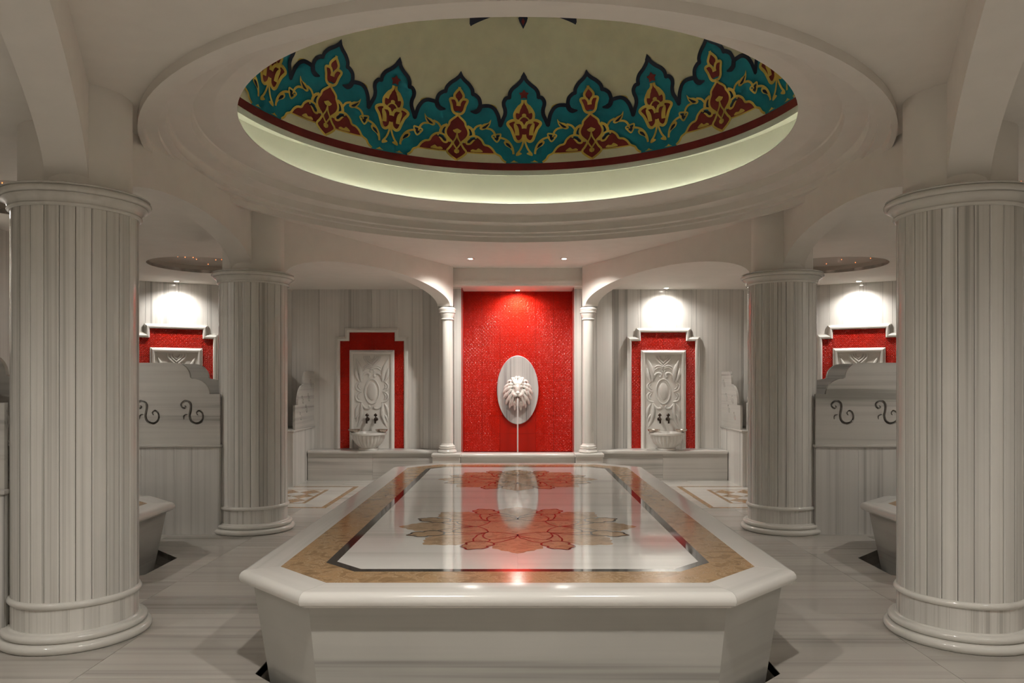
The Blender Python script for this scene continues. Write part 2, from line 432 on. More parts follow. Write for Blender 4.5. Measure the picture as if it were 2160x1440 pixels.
for s in (-1, 1):
    for i in range(2):
        for j in range(9):
            if s < 0: ob('red_tile', T_REV, niche, (-NW, NYF - YB + i * rd, NZ0 + j * th), pi / 2)
            else: ob('red_tile', T_REV, niche, (NW, -i * rd, NZ0 + j * th), -pi / 2)
    part('niche_cheek', box(*sorted((s * (NW + .0125), s * (NW + .1))), NYF - YB, .012, 0, NZ1), M_RGROUT, niche)
    part('marble_jamb', box(*sorted((s * (NW + .002), s * (NW + .11))), NYF - YB - .02, NYF - YB + .0, .43, 2.872, .003), M_WALL, niche)
    part('jamb_cap', box(*sorted((s * (NW + .0), s * (NW + .13))), NYF - YB - .02, NYF - YB + .0, 2.872, NZ1 + .02), M_PLASTER, niche)
curb_p = [(0, 0), (0, .375), (-.02, .378), (-.03, .395), (-.03, .415), (-.015, .437), (.01, .44), (.22, .44), (.22, 0)]
v, f = prism(curb_p, -.83, .83)
curb = part('trough_front', fixn([(c, a + 11.04, b) for a, b, c in v], f), M_RIM, None, 50)
tag(curb, 'low white marble kerb across the foot of the red niche', 'trough')
part('trough_floor', box(-NW, NW, 11.27 - YB, 0, 0, .34), M_HOR, niche)

# ------------------------------------------------------------------ ceilings
def ngon(cx, cy, r, n=72): return [(cx + r * cos(2 * pi * k / n), cy + r * sin(2 * pi * k / n)) for k in range(n)]
HEX = [(-2.66, CYF), (-1.00, 1.02), (1.00, 1.02), (2.66, CYF), (2.66, CYB), (1.00, 11.10), (-1.00, 11.10), (-2.66, CYB)]
REC = [(s * 3.86, y, .69) for s in (-1, 1) for y in (YC, 9.42)]
plate = prism([(-6.3, -1.7), (6.3, -1.7), (6.3, 12.0), (-6.3, 12.0)], ZL, ZL + .04, [HEX] + [ngon(*r) for r in REC])
struct(part('ceiling', plate, M_PLASTER), 'flat white plaster ceiling over the side bays')
RIN, ROUT = 2.10, 2.69
hexp = [(x * 1.06, YC + (y - YC) * 1.03) for x, y in HEX]
struct(part('ceiling_centre', prism(hexp, ZC, ZC + .05, [ngon(0, YC, 2.62, 96)]), M_PLASTER), 'white plaster ceiling of the central hall around the dome')
prof = [(ROUT + .035, ZC + .01), (ROUT + .035, 3.105), (ROUT + .025, 3.105), (ROUT, 3.105), (ROUT - .006, 3.185), (ROUT - .022, 3.191), (2.572, 3.191),
        (2.562, 3.196), (2.558, 3.266), (2.545, 3.273), (2.427, 3.273), (2.416, 3.278), (2.412, 3.354), (2.40, 3.362), (2.278, 3.362), (2.266, 3.367),
        (2.12, 3.412), (2.12, 3.418), (2.14, 3.422), (2.422, 3.418), (2.430, 3.414), (2.387, 3.412), (2.387, 3.375), (2.67, 3.375), (2.67, ZC + .01)]  # thin hood over the strip, added out of sight to block its upward light
ringv = lathe(prof + [prof[0]], 128, caps=False)
def ringmap(x, y, z):
    r_ = sqrt(x * x + y * y); k_ = min(1, max(0, (r_ - 2.12) / .57)) if z < ZC + .3 else 0
    return (x, YC + y * (1 + .055 * k_ * max(0, -y / r_)), z)
struct(part('ceiling_ring', xf(ringv, ringmap), M_PLASTER, None, 30), 'stepped round white ceiling ring below the painted dome')
cove = lathe([(2.66, 3.37), (2.645, 3.375), (2.645, 3.87), (2.49, 3.87), (2.485, 3.82), (2.465, 3.82), (2.46, 3.873), (2.50, 3.90), (2.70, 3.90)], 128, caps=False)
struct(part('ceiling_cove', xf(cove, lambda x, y, z: (x, y + YC, z)), M_COVE, None, 30), 'glowing cove wall below the painted dome')
strip = [(2.388, 3.380), (2.400, 3.380), (2.400, 3.404), (2.388, 3.404)]
st = part('cove_light_strip', lathe(strip, 64, caps=False), M_STRIP, None, False, loc=(0, YC, 0))
tag(st, 'ring of greenish white strip light hidden in the dome cove', 'strip light')
for k, (cx, cy, r) in enumerate(REC):
    pv = lathe([(r, 0), (r, .09), (.001, .12)], 72, caps=False)
    o = struct(part('ceiling_recess', pv, M_RECESS, None, 30, loc=(cx, cy, ZL)), 'round grey starlight recess in the side ceiling')
    rnd = random.Random(k + 3)
    sm = mesh('star_light', *ellipsoid((0, 0, 0), (.0045, .0045, .0045), 6, 4), M_STAR)
    for i in range(16):
        a, q = rnd.uniform(0, 2 * pi), r * .95 * sqrt(rnd.random())
        ob('star_light', sm, o, (q * cos(a), q * sin(a), .12 - .03 * q / r - .004))

# arched beams between the columns
def arch_beam(n, p0, p1, off, s0, s1, label, th=.21):
    P0, P1 = Vector(p0), Vector(p1); L = (P1 - P0).length; a = atan2(P1.y - P0.y, P1.x - P0.x)
    poly = [(0, ZC + .03), (0, 2.585), (s0, 2.585)]; K = 40
    for k in range(1, K): 
        t = pi - pi * k / K; poly.append(((s0 + L - s1) / 2 + (L - s1 - s0) / 2 * cos(t), 2.585 + .31 * sin(t)))
    poly += [(L - s1, 2.585), (L, 2.585), (L, ZC + .03)]
    v, f = prism(poly, off - th / 2, off + th / 2)
    o = part('trim_%d' % n, fixn([(x, z, y) for x, y, z in v], f), M_PLASTER, None, 25, loc=(p0[0], p0[1], 0), rz=a)
    return struct(o, label)
n = 0
for s, nm in ((-1, 'left'), (1, 'right')):
    arch_beam(n + 1, (s * 2.695, CYF), (s * 2.695, CYB), 0, .27, .27, 'white arched beam between the two %s columns' % nm)
    arch_beam(n + 2, (s * 2.63, CYB), (s * 1.035, 11.06), 0, .28, .09, 'white arched beam from the far %s column to the niche' % nm)
    arch_beam(n + 3, (s * 2.63, CYF), (s * 1.035, 1.06), 0, .28, .09, 'white arched beam rising from the near %s column over the viewer' % nm)
    n += 3
struct(part('trim_7', box(-1.02, 1.02, 11.13, 11.34, NZ1 - .002, ZC + .03, .004), M_PLASTER), 'white lintel over the red niche')
struct(part('trim_8', box(-1.02, 1.02, .80, 1.02, NZ1 - .002, ZC + .03, .004), M_PLASTER), 'white lintel over the entrance behind the viewer')
v, f = prism([(.96, 11.28), (1.50, 11.83), (.96, 11.83)], ZL - .02, ZL + .02)

# ------------------------------------------------------------------ dome
RD, ZD, CD = 2.46, 3.87, 2.2
def dome_pt(phi, t, off=0.0):
    r = (RD - off) * cos(t); return (r * sin(phi), r * cos(phi), (CD - off) * sin(t))
dv = lathe([(RD * cos(t), CD * sin(t)) for t in [pi / 2 * k / 40 for k in range(41)]], 120, caps=False)
dome = struct(part('ceiling_dome', dv, M_CREAM, None, True, loc=(0, YC, ZD)), 'cream dome with painted teal and red border')
def ray_dome(px, py):
    dx, dz = (px - PX) / F, (PY - py) / F            # ray (dx,1,dz)*Y from the eye
    A = (dx * dx + 1) / RD ** 2 + (dz / CD) ** 2
    B = 2 * (-YC / RD ** 2 + dz * (HC - ZD) / CD ** 2); C = (YC / RD) ** 2 + ((HC - ZD) / CD) ** 2 - 1
    Y = (-B + sqrt(max(B * B - 4 * A * C, 0))) / (2 * A)
    x, y, z = dx * Y, Y - YC, HC + dz * Y - ZD
    return atan2(x, y), math.asin(max(-1, min(1, z / CD)))
A0 = 2.2; B0 = 2.25
def tr(pts, org=(960, 150), k=6.26):
    """points traced on one segment -> flat coordinates (around, up) on the dome"""
    out = []
    for x, y in pts:
        ph, t = ray_dome(org[0] + x / k, org[1] + y / k); out.append((ph * A0, t * B0))
    return out
PAINT = {'v': [], 'f': [], 'm': []}
HALF = radians(18) * A0
def put(tris_v, tris_f, mi, layer, mirror=True):
    off = .002 + .0022 * layer
    for sgn in ((1, -1) if mirror else (1,)):
        n0 = len(PAINT['v'])
        for a, b in tris_v: PAINT['v'].append(dome_pt(sgn * a / A0, b / B0, off))
        for t in tris_f:
            t = list(t) if sgn > 0 else list(t)[::-1]
            PAINT['f'].append([i + n0 for i in t]); PAINT['m'].append(mi)
def inside(p, poly):
    c = False; n_ = len(poly); j = n_ - 1
    for i in range(n_):
        if (poly[i][1] > p[1]) != (poly[j][1] > p[1]) and p[0] < (poly[j][0] - poly[i][0]) * (p[1] - poly[i][1]) / (poly[j][1] - poly[i][1]) + poly[i][0]: c = not c
        j = i
    return c
def fill(pts, mi, layer, smooth=True, raw=False, grid=.07, cut=True, mirror=True):
    P = pts if raw else tr(pts)
    if smooth: P = [(q.x, q.y) for q in crom([(a, b, 0) for a, b in P], 4, True)]
    P = [(0.0 if a < .012 else HALF if a > HALF - .02 else a, b) for a, b in P] if cut else P
    Q = []
    for q in P:
        if not Q or abs(q[0] - Q[-1][0]) + abs(q[1] - Q[-1][1]) > 1e-4: Q.append(q)
    P = []
    for i_, q in enumerate(Q):                       # no long boundary edges: they would cut across the curve of the dome
        r_ = Q[(i_ + 1) % len(Q)]; n_ = max(1, int(sqrt((q[0] - r_[0]) ** 2 + (q[1] - r_[1]) ** 2) / .06))
        P += [(q[0] + (r_[0] - q[0]) * k_ / n_, q[1] + (r_[1] - q[1]) * k_ / n_) for k_ in range(n_)]
    G = []
    xs_, ys_ = [a for a, b in P], [b for a, b in P]
    x = min(xs_) + grid / 2
    while x < max(xs_):
        y = min(ys_) + grid / 2
        while y < max(ys_):
            if inside((x, y), P): G.append((x, y))
            y += grid
        x += grid
    n_ = len(P)
    r = delaunay_2d_cdt([Vector(q) for q in P] + [Vector(q) for q in G], [], [list(range(n_))], 1, 1e-5)
    V = [(q.x, q.y) for q in r[0]]; T = []
    for t in r[2]:
        t = list(t); T.append(t if area([V[i] for i in t]) < 0 else t[::-1])
    put(V, T, mi, layer, mirror)
def stroke(pts, wd, mi, layer, taper=(1, 1), raw=False, closed=False, mirror=True):
    P = pts if raw else tr(pts)
    C = crom([(a, b, 0) for a, b in P], 5, closed); m_ = len(C); V, T = [], []
    for i, c in enumerate(C):
        t = (C[(i + 1) % m_ if closed else min(i + 1, m_ - 1)] - C[i - 1 if closed else max(i - 1, 0)])
        t = t.normalized() if t.length > 1e-7 else Vector((1, 0, 0)); nn = Vector((-t.y, t.x, 0))
        f_ = i / max(m_ - 1, 1); k = wd / 2 * (taper[0] + (1 - taper[0]) * min(1, f_ * 3)) * (taper[1] + (1 - taper[1]) * min(1, (1 - f_) * 3))
        V += [(c.x + nn.x * k, c.y + nn.y * k), (c.x - nn.x * k, c.y - nn.y * k)]
    for i in range(m_ if closed else m_ - 1):
        j = (i + 1) % m_; T.append([2 * i, 2 * j, 2 * j + 1, 2 * i + 1])
    put(V, T, mi, layer, mirror)
TEAL, NAVY, CRIM, GOLD, CRM = 0, 1, 2, 3, 4
top = [(905, 65), (945, 125), (1000, 180), (1065, 230), (1100, 285), (1108, 345), (1150, 352), (1183, 395), (1186, 445), (1170, 505), (1172, 570), (1205, 645), (1237, 715),
       (1252, 640), (1270, 570), (1312, 495), (1370, 455), (1440, 447), (1508, 452), (1508, 400), (1525, 345), (1570, 300), (1604, 285), (1612, 225), (1655, 155), (1715, 95), (1765, 30)]
PH0 = ray_dome(960 + 912 / 6.26, 260)[0]             # the painted pattern sits a little off the axis
T_ = [(a - PH0 * A0, b) for a, b in tr(top)]; g = HALF / T_[-1][0]                    # traced half segment made to fill exactly 18 degrees
_tr0 = tr
def tr(pts, org=(960, 150), k=6.26): return [((a - PH0 * A0) * g, b) for a, b in _tr0(pts, org, k)]
T_ = tr(top); T_[0] = (0, T_[0][1]); T_[-1] = (HALF, T_[-1][1])
tops = [(q.x, q.y) for q in crom([(a, b, 0) for a, b in T_[:6]], 4)] + [(q.x, q.y) for q in crom([(a, b, 0) for a, b in T_[5:13]], 4)][1:] + \
       [(q.x, q.y) for q in crom([(a, b, 0) for a, b in T_[12:19]], 4)][1:] + [(q.x, q.y) for q in crom([(a, b, 0) for a, b in T_[18:23]], 4)][1:] + \
       [(q.x, q.y) for q in crom([(a, b, 0) for a, b in T_[22:]], 4)][1:]
zb = .085                                            # top of the red band
fill(tops + [(HALF, zb), (HALF * .5, zb), (0, zb)], TEAL, 1, False, True)
stroke([tuple(q) for q in tops], .040, NAVY, 3, raw=True)
fill([(0, tops[0][1] + .045), (.035, tops[0][1] - .012), (.01, tops[0][1] - .025), (0, tops[0][1] - .03)], NAVY, 3, False, True)
fill([(HALF, tops[-1][1] + .045), (HALF - .035, tops[-1][1] - .012), (HALF - .01, tops[-1][1] - .025), (HALF, tops[-1][1] - .03)], NAVY, 3, False, True)
fill([(0, 0.004), (HALF * .5, .004), (HALF, .004), (HALF, zb), (HALF * .5, zb), (0, zb)], CRIM, 1, False, True)
stroke([(1505, 450), (1530, 500), (1575, 522), (1640, 515)], .05, NAVY, 4, (1, .2))
stroke([(1290, 520), (1300, 470), (1340, 448), (1370, 440)], .022, GOLD, 2)
low = [(1165, 1208), (1200, 1182), (1240, 1125), (1300, 1088), (1690, 1066), (1740, 1112), (1835, 1160)]
Lw = tr(low); fill(Lw + [(HALF, Lw[-1][1]), (HALF, zb), (Lw[0][0], zb)], CRM, 2, False, True)
wing = [(1310, 1082), (1350, 1025), (1400, 985), (1458, 965), (1495, 905), (1560, 865), (1640, 880), (1710, 930), (1760, 940), (1745, 1000), (1690, 1050), (1500, 1072)]
fill(wing, CRIM, 3); stroke([(1165, 1205), (1215, 1165), (1245, 1118), (1305, 1083), (1350, 1022), (1400, 982), (1458, 962), (1490, 905), (1550, 855), (1620, 845), (1680, 870), (1740, 930)], .022, GOLD, 5)
stroke([(1305, 1088), (1400, 1085), (1550, 1075), (1690, 1062)], .014, GOLD, 5)
fill([(1480, 1060), (1535, 1010), (1570, 1030), (1620, 1020), (1640, 1050)], GOLD, 5)
diam = [(1812, 555), (1770, 605), (1722, 652), (1708, 705), (1680, 760), (1672, 812), (1692, 862), (1740, 905), (1772, 935), (1752, 985), (1728, 1022), (1702, 1062), (1745, 1105), (1795, 1135), (1840, 1158)]
D = tr(diam); ds = [(q.x, q.y) for q in crom([(a, b, 0) for a, b in D], 4)]; ds[0] = (HALF, ds[0][1]); ds[-1] = (HALF, ds[-1][1])
ds = [(min(a, HALF), b) for a, b in ds]
fill(ds, CRIM, 4, False, True); stroke([tuple(q) for q in ds[::3] + [ds[-1]]], .022, GOLD, 6, raw=True)
stroke([(1602, 850), (1604, 800), (1635, 745), (1690, 712)], .03, GOLD, 5)
fill([(1640, 765), (1668, 740), (1650, 800), (1655, 840), (1630, 830)], NAVY, 5)
stroke([(1560, 870), (1600, 895), (1650, 945), (1695, 945), (1702, 905), (1660, 868)], .022, GOLD, 6)
fill([(1540, 885), (1600, 868), (1650, 890), (1685, 925), (1660, 938), (1615, 905)], NAVY, 6)
stroke([(1830, 800), (1815, 870), (1785, 935), (1815, 985), (1835, 1010)], .016, GOLD, 7)
fill([(1768, 772), (1798, 752), (1826, 700), (1850, 760), (1845, 800), (1800, 800)], GOLD, 7)
fill([(1800, 1040), (1822, 1010), (1846, 1040), (1846, 1110), (1820, 1085)], GOLD, 7)
fill([(1786, 212), (1830, 270), (1848, 340), (1815, 400), (1765, 355), (1742, 290)], CRIM, 3); 
stroke([(1810, 415), (1755, 365), (1730, 310), (1748, 260), (1786, 205), (1800, 200)], .026, GOLD, 4)
fill([(1685, 372), (1745, 355), (1790, 400), (1800, 455), (1790, 510), (1745, 510), (1712, 440)], CRIM, 5)
stroke([(1792, 440), (1785, 395), (1745, 352), (1680, 370), (1708, 440), (1735, 515), (1775, 545), (1812, 540)], .026, GOLD, 6)
# the slim arch: star, bulb, tulip, stem
star = []
for k in range(10): 
    a = pi / 2 + pi * k / 5; r = 68 if k % 2 == 0 else 40; star.append((912 + r * cos(a), 310 - r * sin(a)))
fill([q for q in star if q[0] >= 905], CRIM, 3, False)
fill([(912, 395), (940, 430), (1000, 500), (1030, 565), (1025, 640), (985, 680), (912, 705)], CRIM, 3)
stroke([(930, 380), (938, 430), (1000, 490), (1040, 560), (1038, 620), (1020, 655)], .028, GOLD, 4)
stroke([(945, 440), (985, 490), (1005, 555)], .045, GOLD, 5, (.3, 1))
stroke([(918, 600), (955, 620), (985, 655)], .016, GOLD, 5)
fill([(912, 530), (925, 560), (942, 580), (930, 610), (912, 610)], GOLD, 5)
fill([(912, 895), (935, 893), (1000, 920), (1040, 870), (1070, 780), (1128, 693), (1060, 658), (985, 668), (940, 730), (912, 745)], CRIM, 4)
stroke([(925, 760), (940, 705), (1005, 655), (1080, 652), (1138, 692), (1088, 770), (1055, 850), (1028, 912), (985, 932), (935, 897), (918, 840)], .030, GOLD, 6)
stroke([(1045, 690), (1015, 770), (1008, 850)], .045, GOLD, 7, (.3, 1))
stroke([(940, 690), (970, 680), (1040, 680)], .03, GOLD, 7)
stroke([(920, 850), (930, 950), (965, 1035), (1010, 1090)], .020, GOLD, 5)
fill([(945, 1092), (985, 1072), (1022, 1085), (1025, 1120), (985, 1115)], GOLD, 5)
stroke([(1060, 1098), (1072, 1020), (1110, 950), (1160, 905), (1220, 880), (1290, 868), (1345, 880)], .022, GOLD, 5)
fill([(1065, 1080), (1075, 1005), (1110, 945), (1165, 915), (1192, 940), (1165, 985), (1105, 1020)], GOLD, 6)
fill([(1090, 1020), (1115, 965), (1160, 945), (1155, 975)], NAVY, 7)
stroke([(1232, 825), (1290, 830), (1352, 848), (1330, 890), (1290, 930), (1265, 915), (1240, 870), (1232, 825)], .016, GOLD, 6)
fill([(1255, 845), (1305, 848), (1330, 870), (1285, 910), (1260, 880)], NAVY, 5)
stroke([(1305, 860), (1325, 800), (1370, 760), (1440, 745)], .022, GOLD, 5)
fill([(1362, 632), (1400, 672), (1470, 688), (1522, 738), (1490, 768), (1430, 752), (1380, 708)], GOLD, 6)
fill([(1385, 680), (1425, 700), (1490, 740), (1440, 745)], NAVY, 7)
stroke([(1490, 700), (1560, 720), (1606, 772)], .022, GOLD, 5)
fill([(995, 1206), (1030, 1195), (1052, 1176), (1075, 1192), (1105, 1206)], GOLD, 4, False)
pm = mesh('painted_motif', PAINT['v'], PAINT['f'], [M_TEAL, M_NAVY, M_CRIM, M_GOLD, M_CREAM], False, PAINT['m'])
for k in range(10): ob('painted_motif', pm, dome, rz=k * radians(36) - PH0)
# star medallion high in the dome
PAINT = {'v': [], 'f': [], 'm': []}
ph0, tt = ray_dome(985, 57); dr0, td = ray_dome(1103, 61); _, tn = ray_dome(1045, 33)
tA, tB, H2 = tt * B0, max(tn, tt + .12) * B0, HALF
def arc_fill(t0f, mi, layer):
    V, T = [], []; K, J = 38, 14
    for i in range(K + 1):
        a = HALF * i / K; t0 = t0f(i / K)
        for j in range(J + 1):
            V.append((a, (t0 + (1.52 - t0) * j / J) * B0))
    for i in range(K):
        for j in range(J): T.append([i * (J + 1) + j, i * (J + 1) + j + 1, (i + 1) * (J + 1) + j + 1, (i + 1) * (J + 1) + j])
    put(V, T, mi, layer)
def star_edge(f_): return tt + (.11 * (1 - f_ / .94) ** .75 if f_ < .94 else (f_ - .94) / .06 * .13)
arc_fill(star_edge, NAVY, 1)
arc_fill(lambda f_: star_edge(f_) + .045, TEAL, 2)
arc_fill(lambda f_: tt + .20 + .12 * (1 - f_), CRIM, 3)
arc_fill(lambda f_: tt + .34 + .10 * f_, GOLD, 4)
arc_fill(lambda f_: tt + .37 + .10 * f_, TEAL, 5)
bd = td * B0
fill([(0, bd), (.045, bd + .07), (.06, bd + .11), (.03, bd + .13), (.12, bd + .16), (.10, bd + .19), (0, bd + .19)], NAVY, 2, False, True)
fill([(0, bd + .035), (.022, bd + .075), (0, bd + .11)], CRIM, 3, False, True)
pm = mesh('painted_star', PAINT['v'], PAINT['f'], [M_TEAL, M_NAVY, M_CRIM, M_GOLD, M_CREAM], False, PAINT['m'])
for k in range(0, 10, 2): ob('painted_star', pm, dome, rz=k * radians(36) - PH0)
PAINT = {'v': [], 'f': [], 'm': []}
arc_fill(lambda f_: tt + .13, NAVY, 1); arc_fill(lambda f_: tt + .17, TEAL, 2); arc_fill(lambda f_: tt + .30, CRIM, 3); arc_fill(lambda f_: tt + .40, GOLD, 4); arc_fill(lambda f_: tt + .43, TEAL, 5)
pm = mesh('painted_disc', PAINT['v'], PAINT['f'], [M_TEAL, M_NAVY, M_CRIM, M_GOLD, M_CREAM], False, PAINT['m'])
for k in range(1, 10, 2): ob('painted_disc', pm, dome, rz=k * radians(36) - PH0)

# ------------------------------------------------------------------ big columns
RC = .33; NST = 26
def arcs(c, r, a0, a1, n=6): return [(c[0] + r * cos(radians(a0 + (a1 - a0) * k / n)), c[1] + r * sin(radians(a0 + (a1 - a0) * k / n))) for k in range(n + 1)]
base_p = [(.30, 0), (.395, 0)] + arcs((.378, .026), .026, -80, 90) + [(.366, .053)] + arcs((.360, .075), .020, -80, 90) + [(.345, .097), (.338, .104), (.30, .104)]
ring_p = [(.315, .232)] + arcs((.329, .250), .019, -90, 90) + [(.315, .268)]
cap_p = [(.30, 2.452), (.336, 2.452), (.342, 2.456)] + arcs((.342, 2.464), .008, -90, 60, 4) + [(.345, 2.474)] + arcs((.384, 2.474), .038, 180, 112, 5) + [(.374, 2.512), (.380, 2.514), (.380, 2.519), (.376, 2.521)] + arcs((.384, 2.539), .0175, -100, 80, 7) + [(.386, 2.558), (.392, 2.560), (.392, 2.567), (.386, 2.57), (.28, 2.57)]
def stave(z0, z1, gap=.0045, dp=.0034):
    a = pi / NST - gap; rin = RC - .035; V = []
    for z, e in ((z0, 0), (z1, 0)):
        V += [(rin * cos(a), -rin * sin(a), z), (rin * cos(a), rin * sin(a), z), ((RC - dp) * cos(a), (RC - dp) * sin(a), z), (RC * cos(a * .8), RC * sin(a * .8), z),
              (RC * 1.0012, 0, z), (RC * cos(a * .8), -RC * sin(a * .8), z), ((RC - dp) * cos(a), -(RC - dp) * sin(a), z)]
    n_ = 7; Fa = [[n_ - 1 - i for i in range(n_)], [n_ + i for i in range(n_)]]
    for i in range(n_): Fa.append([i, (i + 1) % n_, (i + 1) % n_ + n_, i + n_])
    return V, Fa
def big_column(x, y, label):
    t = tag(empty('marble_column', (x, y, 0)), label, 'column', 'large columns round the hall')
    if not hasattr(big_column, 'm'):
        big_column.m = [mesh('base', *lathe(base_p, 72), M_TURN, 30), mesh('ring', *lathe(ring_p, 72, caps=False), M_TURN, 30), mesh('capital', *lathe(cap_p, 72), M_TURN, 30),
                        mesh('stave', *stave(.262, 2.455), M_STAVE), mesh('band_stave', *stave(.10, .238, .0012, .0008), M_STAVE),
                        mesh('core', *lathe([(.298, .09), (.298, 2.46)], 40), M_GROUT, 30), mesh('drum', *lathe([(.295, 2.571), (.295, ZC + .01)], 64), M_PLASTER, 30)]
    b, r, c, s_, s2, k_, d = big_column.m
    for nm, me in (('base', b), ('ring', r), ('capital', c), ('core', k_), ('drum', d)): ob(nm, me, t)
    o0 = random.uniform(0, 1)
    for k in range(NST):
        ob('stave', s_, t, rz=2 * pi * (k + o0) / NST); ob('band_stave', s2, t, rz=2 * pi * (k + .5 + o0) / NST)
big_column(-CX, CYF, 'near left round column faced with grey white marble staves')
big_column(-CXB, CYB, 'far left round marble column, left of the central slab')
big_column(CX, CYF, 'near right round column faced with marble staves, at picture edge')
big_column(CXB, CYB, 'far right round marble column, right of the central slab')

# slim columns beside the niche
sb = [(.09, .453), (.135, .453)] + arcs((.120, .475), .021, -80, 90, 5) + [(.113, .500)] + arcs((.128, .515), .015, 260, 110, 5) + [(.110, .535)] + arcs((.102, .548), .012, -80, 90, 5) + [(.094, .565), (.084, .59)]
ss = [(.084, .585), (.084, .62), (.081, 1.4), (.078, 2.39)]
sk = [(.078, 2.385), (.09, 2.388)] + arcs((.088, 2.398), .009, -90, 90, 4) + [(.086, 2.412), (.092, 2.43), (.105, 2.46), (.110, 2.475), (.110, 2.485)] + arcs((.112, 2.497), .012, -90, 90, 4) + [(.118, 2.512), (.124, 2.53)] + arcs((.118, 2.542), .011, -60, 90, 4) + [(.10, 2.575), (.06, 2.584)]
def slim_column(x, label):
    t = tag(empty('slim_column', (x, 11.06, 0)), label, 'column', 'slim columns beside the niche')
    part('plinth', box(-.195, .195, -.2, .13, 0, .405, .004), M_RIM, t)
    part('plinth_cap', box(-.212, .212, -.215, .13, .4055, .453, .012), M_RIM, t, 40)
    part('base', lathe(sb, 40), M_FRAME, t, 30); part('shaft', lathe(ss, 40), M_STAVE, t, 30); part('capital', lathe(sk, 40), M_FRAME, t, 30)
slim_column(-1.03, 'slim white marble column left of the red niche')
slim_column(1.03, 'slim white marble column right of the red niche')

# ------------------------------------------------------------------ heated slabs
def oct_ring(name, spec, d0, d1, z0, z1, mat, par, gap=.0008):
    A, B = octa(*spec, d0), octa(*spec, d1)
    for i in range(8):
        j = (i + 1) % 8
        q = [A[i], A[j], B[j], B[i]]; flat_piece(name, q, mat, par, z0, z1)
def slab(name, cx, cy, hw, hl, c, top, label, rim=.185, taper=.085, zb_=-.125):
    t = tag(empty(name, (cx, cy, 0)), label, 'platform'); sp = (0, 0, hw, hl, c)
    pr = [(rim, top), (.036, top)] + [(.036 - .036 * sin(radians(a)), top - .034 + .034 * cos(radians(a))) for a in (20, 45, 70, 90)] + \
         [(0, top - .042), (.006, top - .056), (.020, top - .064), (.034, top - .066), (.036, top - .074), (.050, top - .078), (rim, top - .078)]
    for i in range(8):
        V = []; j = (i + 1) % 8
        for d, z in pr:
            o_ = octa(*sp, d); a_, b_ = Vector(o_[i]), Vector(o_[j]); e = (b_ - a_).normalized() * .0011
            V += [(*(a_ + e), z), (*(b_ - e), z)]
        m_ = len(pr); Fa = [[2 * k, 2 * k + 1, 2 * ((k + 1) % m_) + 1, 2 * ((k + 1) % m_)] for k in range(m_)]
        Fa += [[2 * k for k in range(m_)], [2 * k + 1 for k in range(m_)][::-1]]
        V, Fa = fixn(V, Fa); a_ = Vector(octa(*sp)[i]); b_ = Vector(octa(*sp)[j]); mid_ = (a_ + b_) / 2; ang = atan2(b_.y - a_.y, b_.x - a_.x)
        R_ = Matrix.Rotation(-ang, 3, 'Z'); V = [tuple(R_ @ (Vector(p_) - Vector((mid_.x, mid_.y, 0)))) for p_ in V]
        part('rim_stone', (V, Fa), M_RIM, t, 30, loc=(mid_.x, mid_.y, 0), rz=ang)
        A, B = octa(*sp, .065), octa(*sp, .065 + taper)
        def sd(P): return [Vector((*P[i], 0)), Vector((*P[j], 0))]
        (a0, a1), (b0, b1) = sd(A), sd(B)
        nrm = (a1 - a0).cross(Vector((0, 0, 1))).normalized() * .03
        zt = top - .079
        q = [(*b0.xy, zb_), (*b1.xy, zb_), (*a1.xy, zt), (*a0.xy, zt)]
        V = q + [tuple(Vector(p_) - nrm) for p_ in q]
        V, Fa = fixn(V, box(0, 1, 0, 1, 0, 1)[1]); V = [tuple(R_ @ (Vector(p_) - Vector((mid_.x, mid_.y, 0)))) for p_ in V]
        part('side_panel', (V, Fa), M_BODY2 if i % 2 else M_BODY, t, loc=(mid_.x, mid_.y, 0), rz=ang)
    return t, sp
S, sp = slab('heated_platform', *SLAB, 'large octagonal white marble slab with two brown flower inlays in the hall centre')
zt = SLAB[5]
oct_ring('brown_band', sp, .1855, .395, zt - .03, zt, M_BROWN, S)
oct_ring('black_line', sp, .3955, .447, zt - .03, zt, M_BLACK, S)
fo = octa(*sp, .4475); fxs, fys = [-.96, 0, .96], [-2.30, -1.20, 0, 1.20, 2.30]
for i in range(2):
    for j in range(4):
        q = inter(fo, halfplanes([(fxs[i] + .0003, fys[j] + .0003), (fxs[i + 1] - .0003, fys[j] + .0003), (fxs[i + 1] - .0003, fys[j + 1] - .0003), (fxs[i] + .0003, fys[j + 1] - .0003)]))
        flat_piece('field_stone', q, M_FIELD, S, zt - .03, zt)
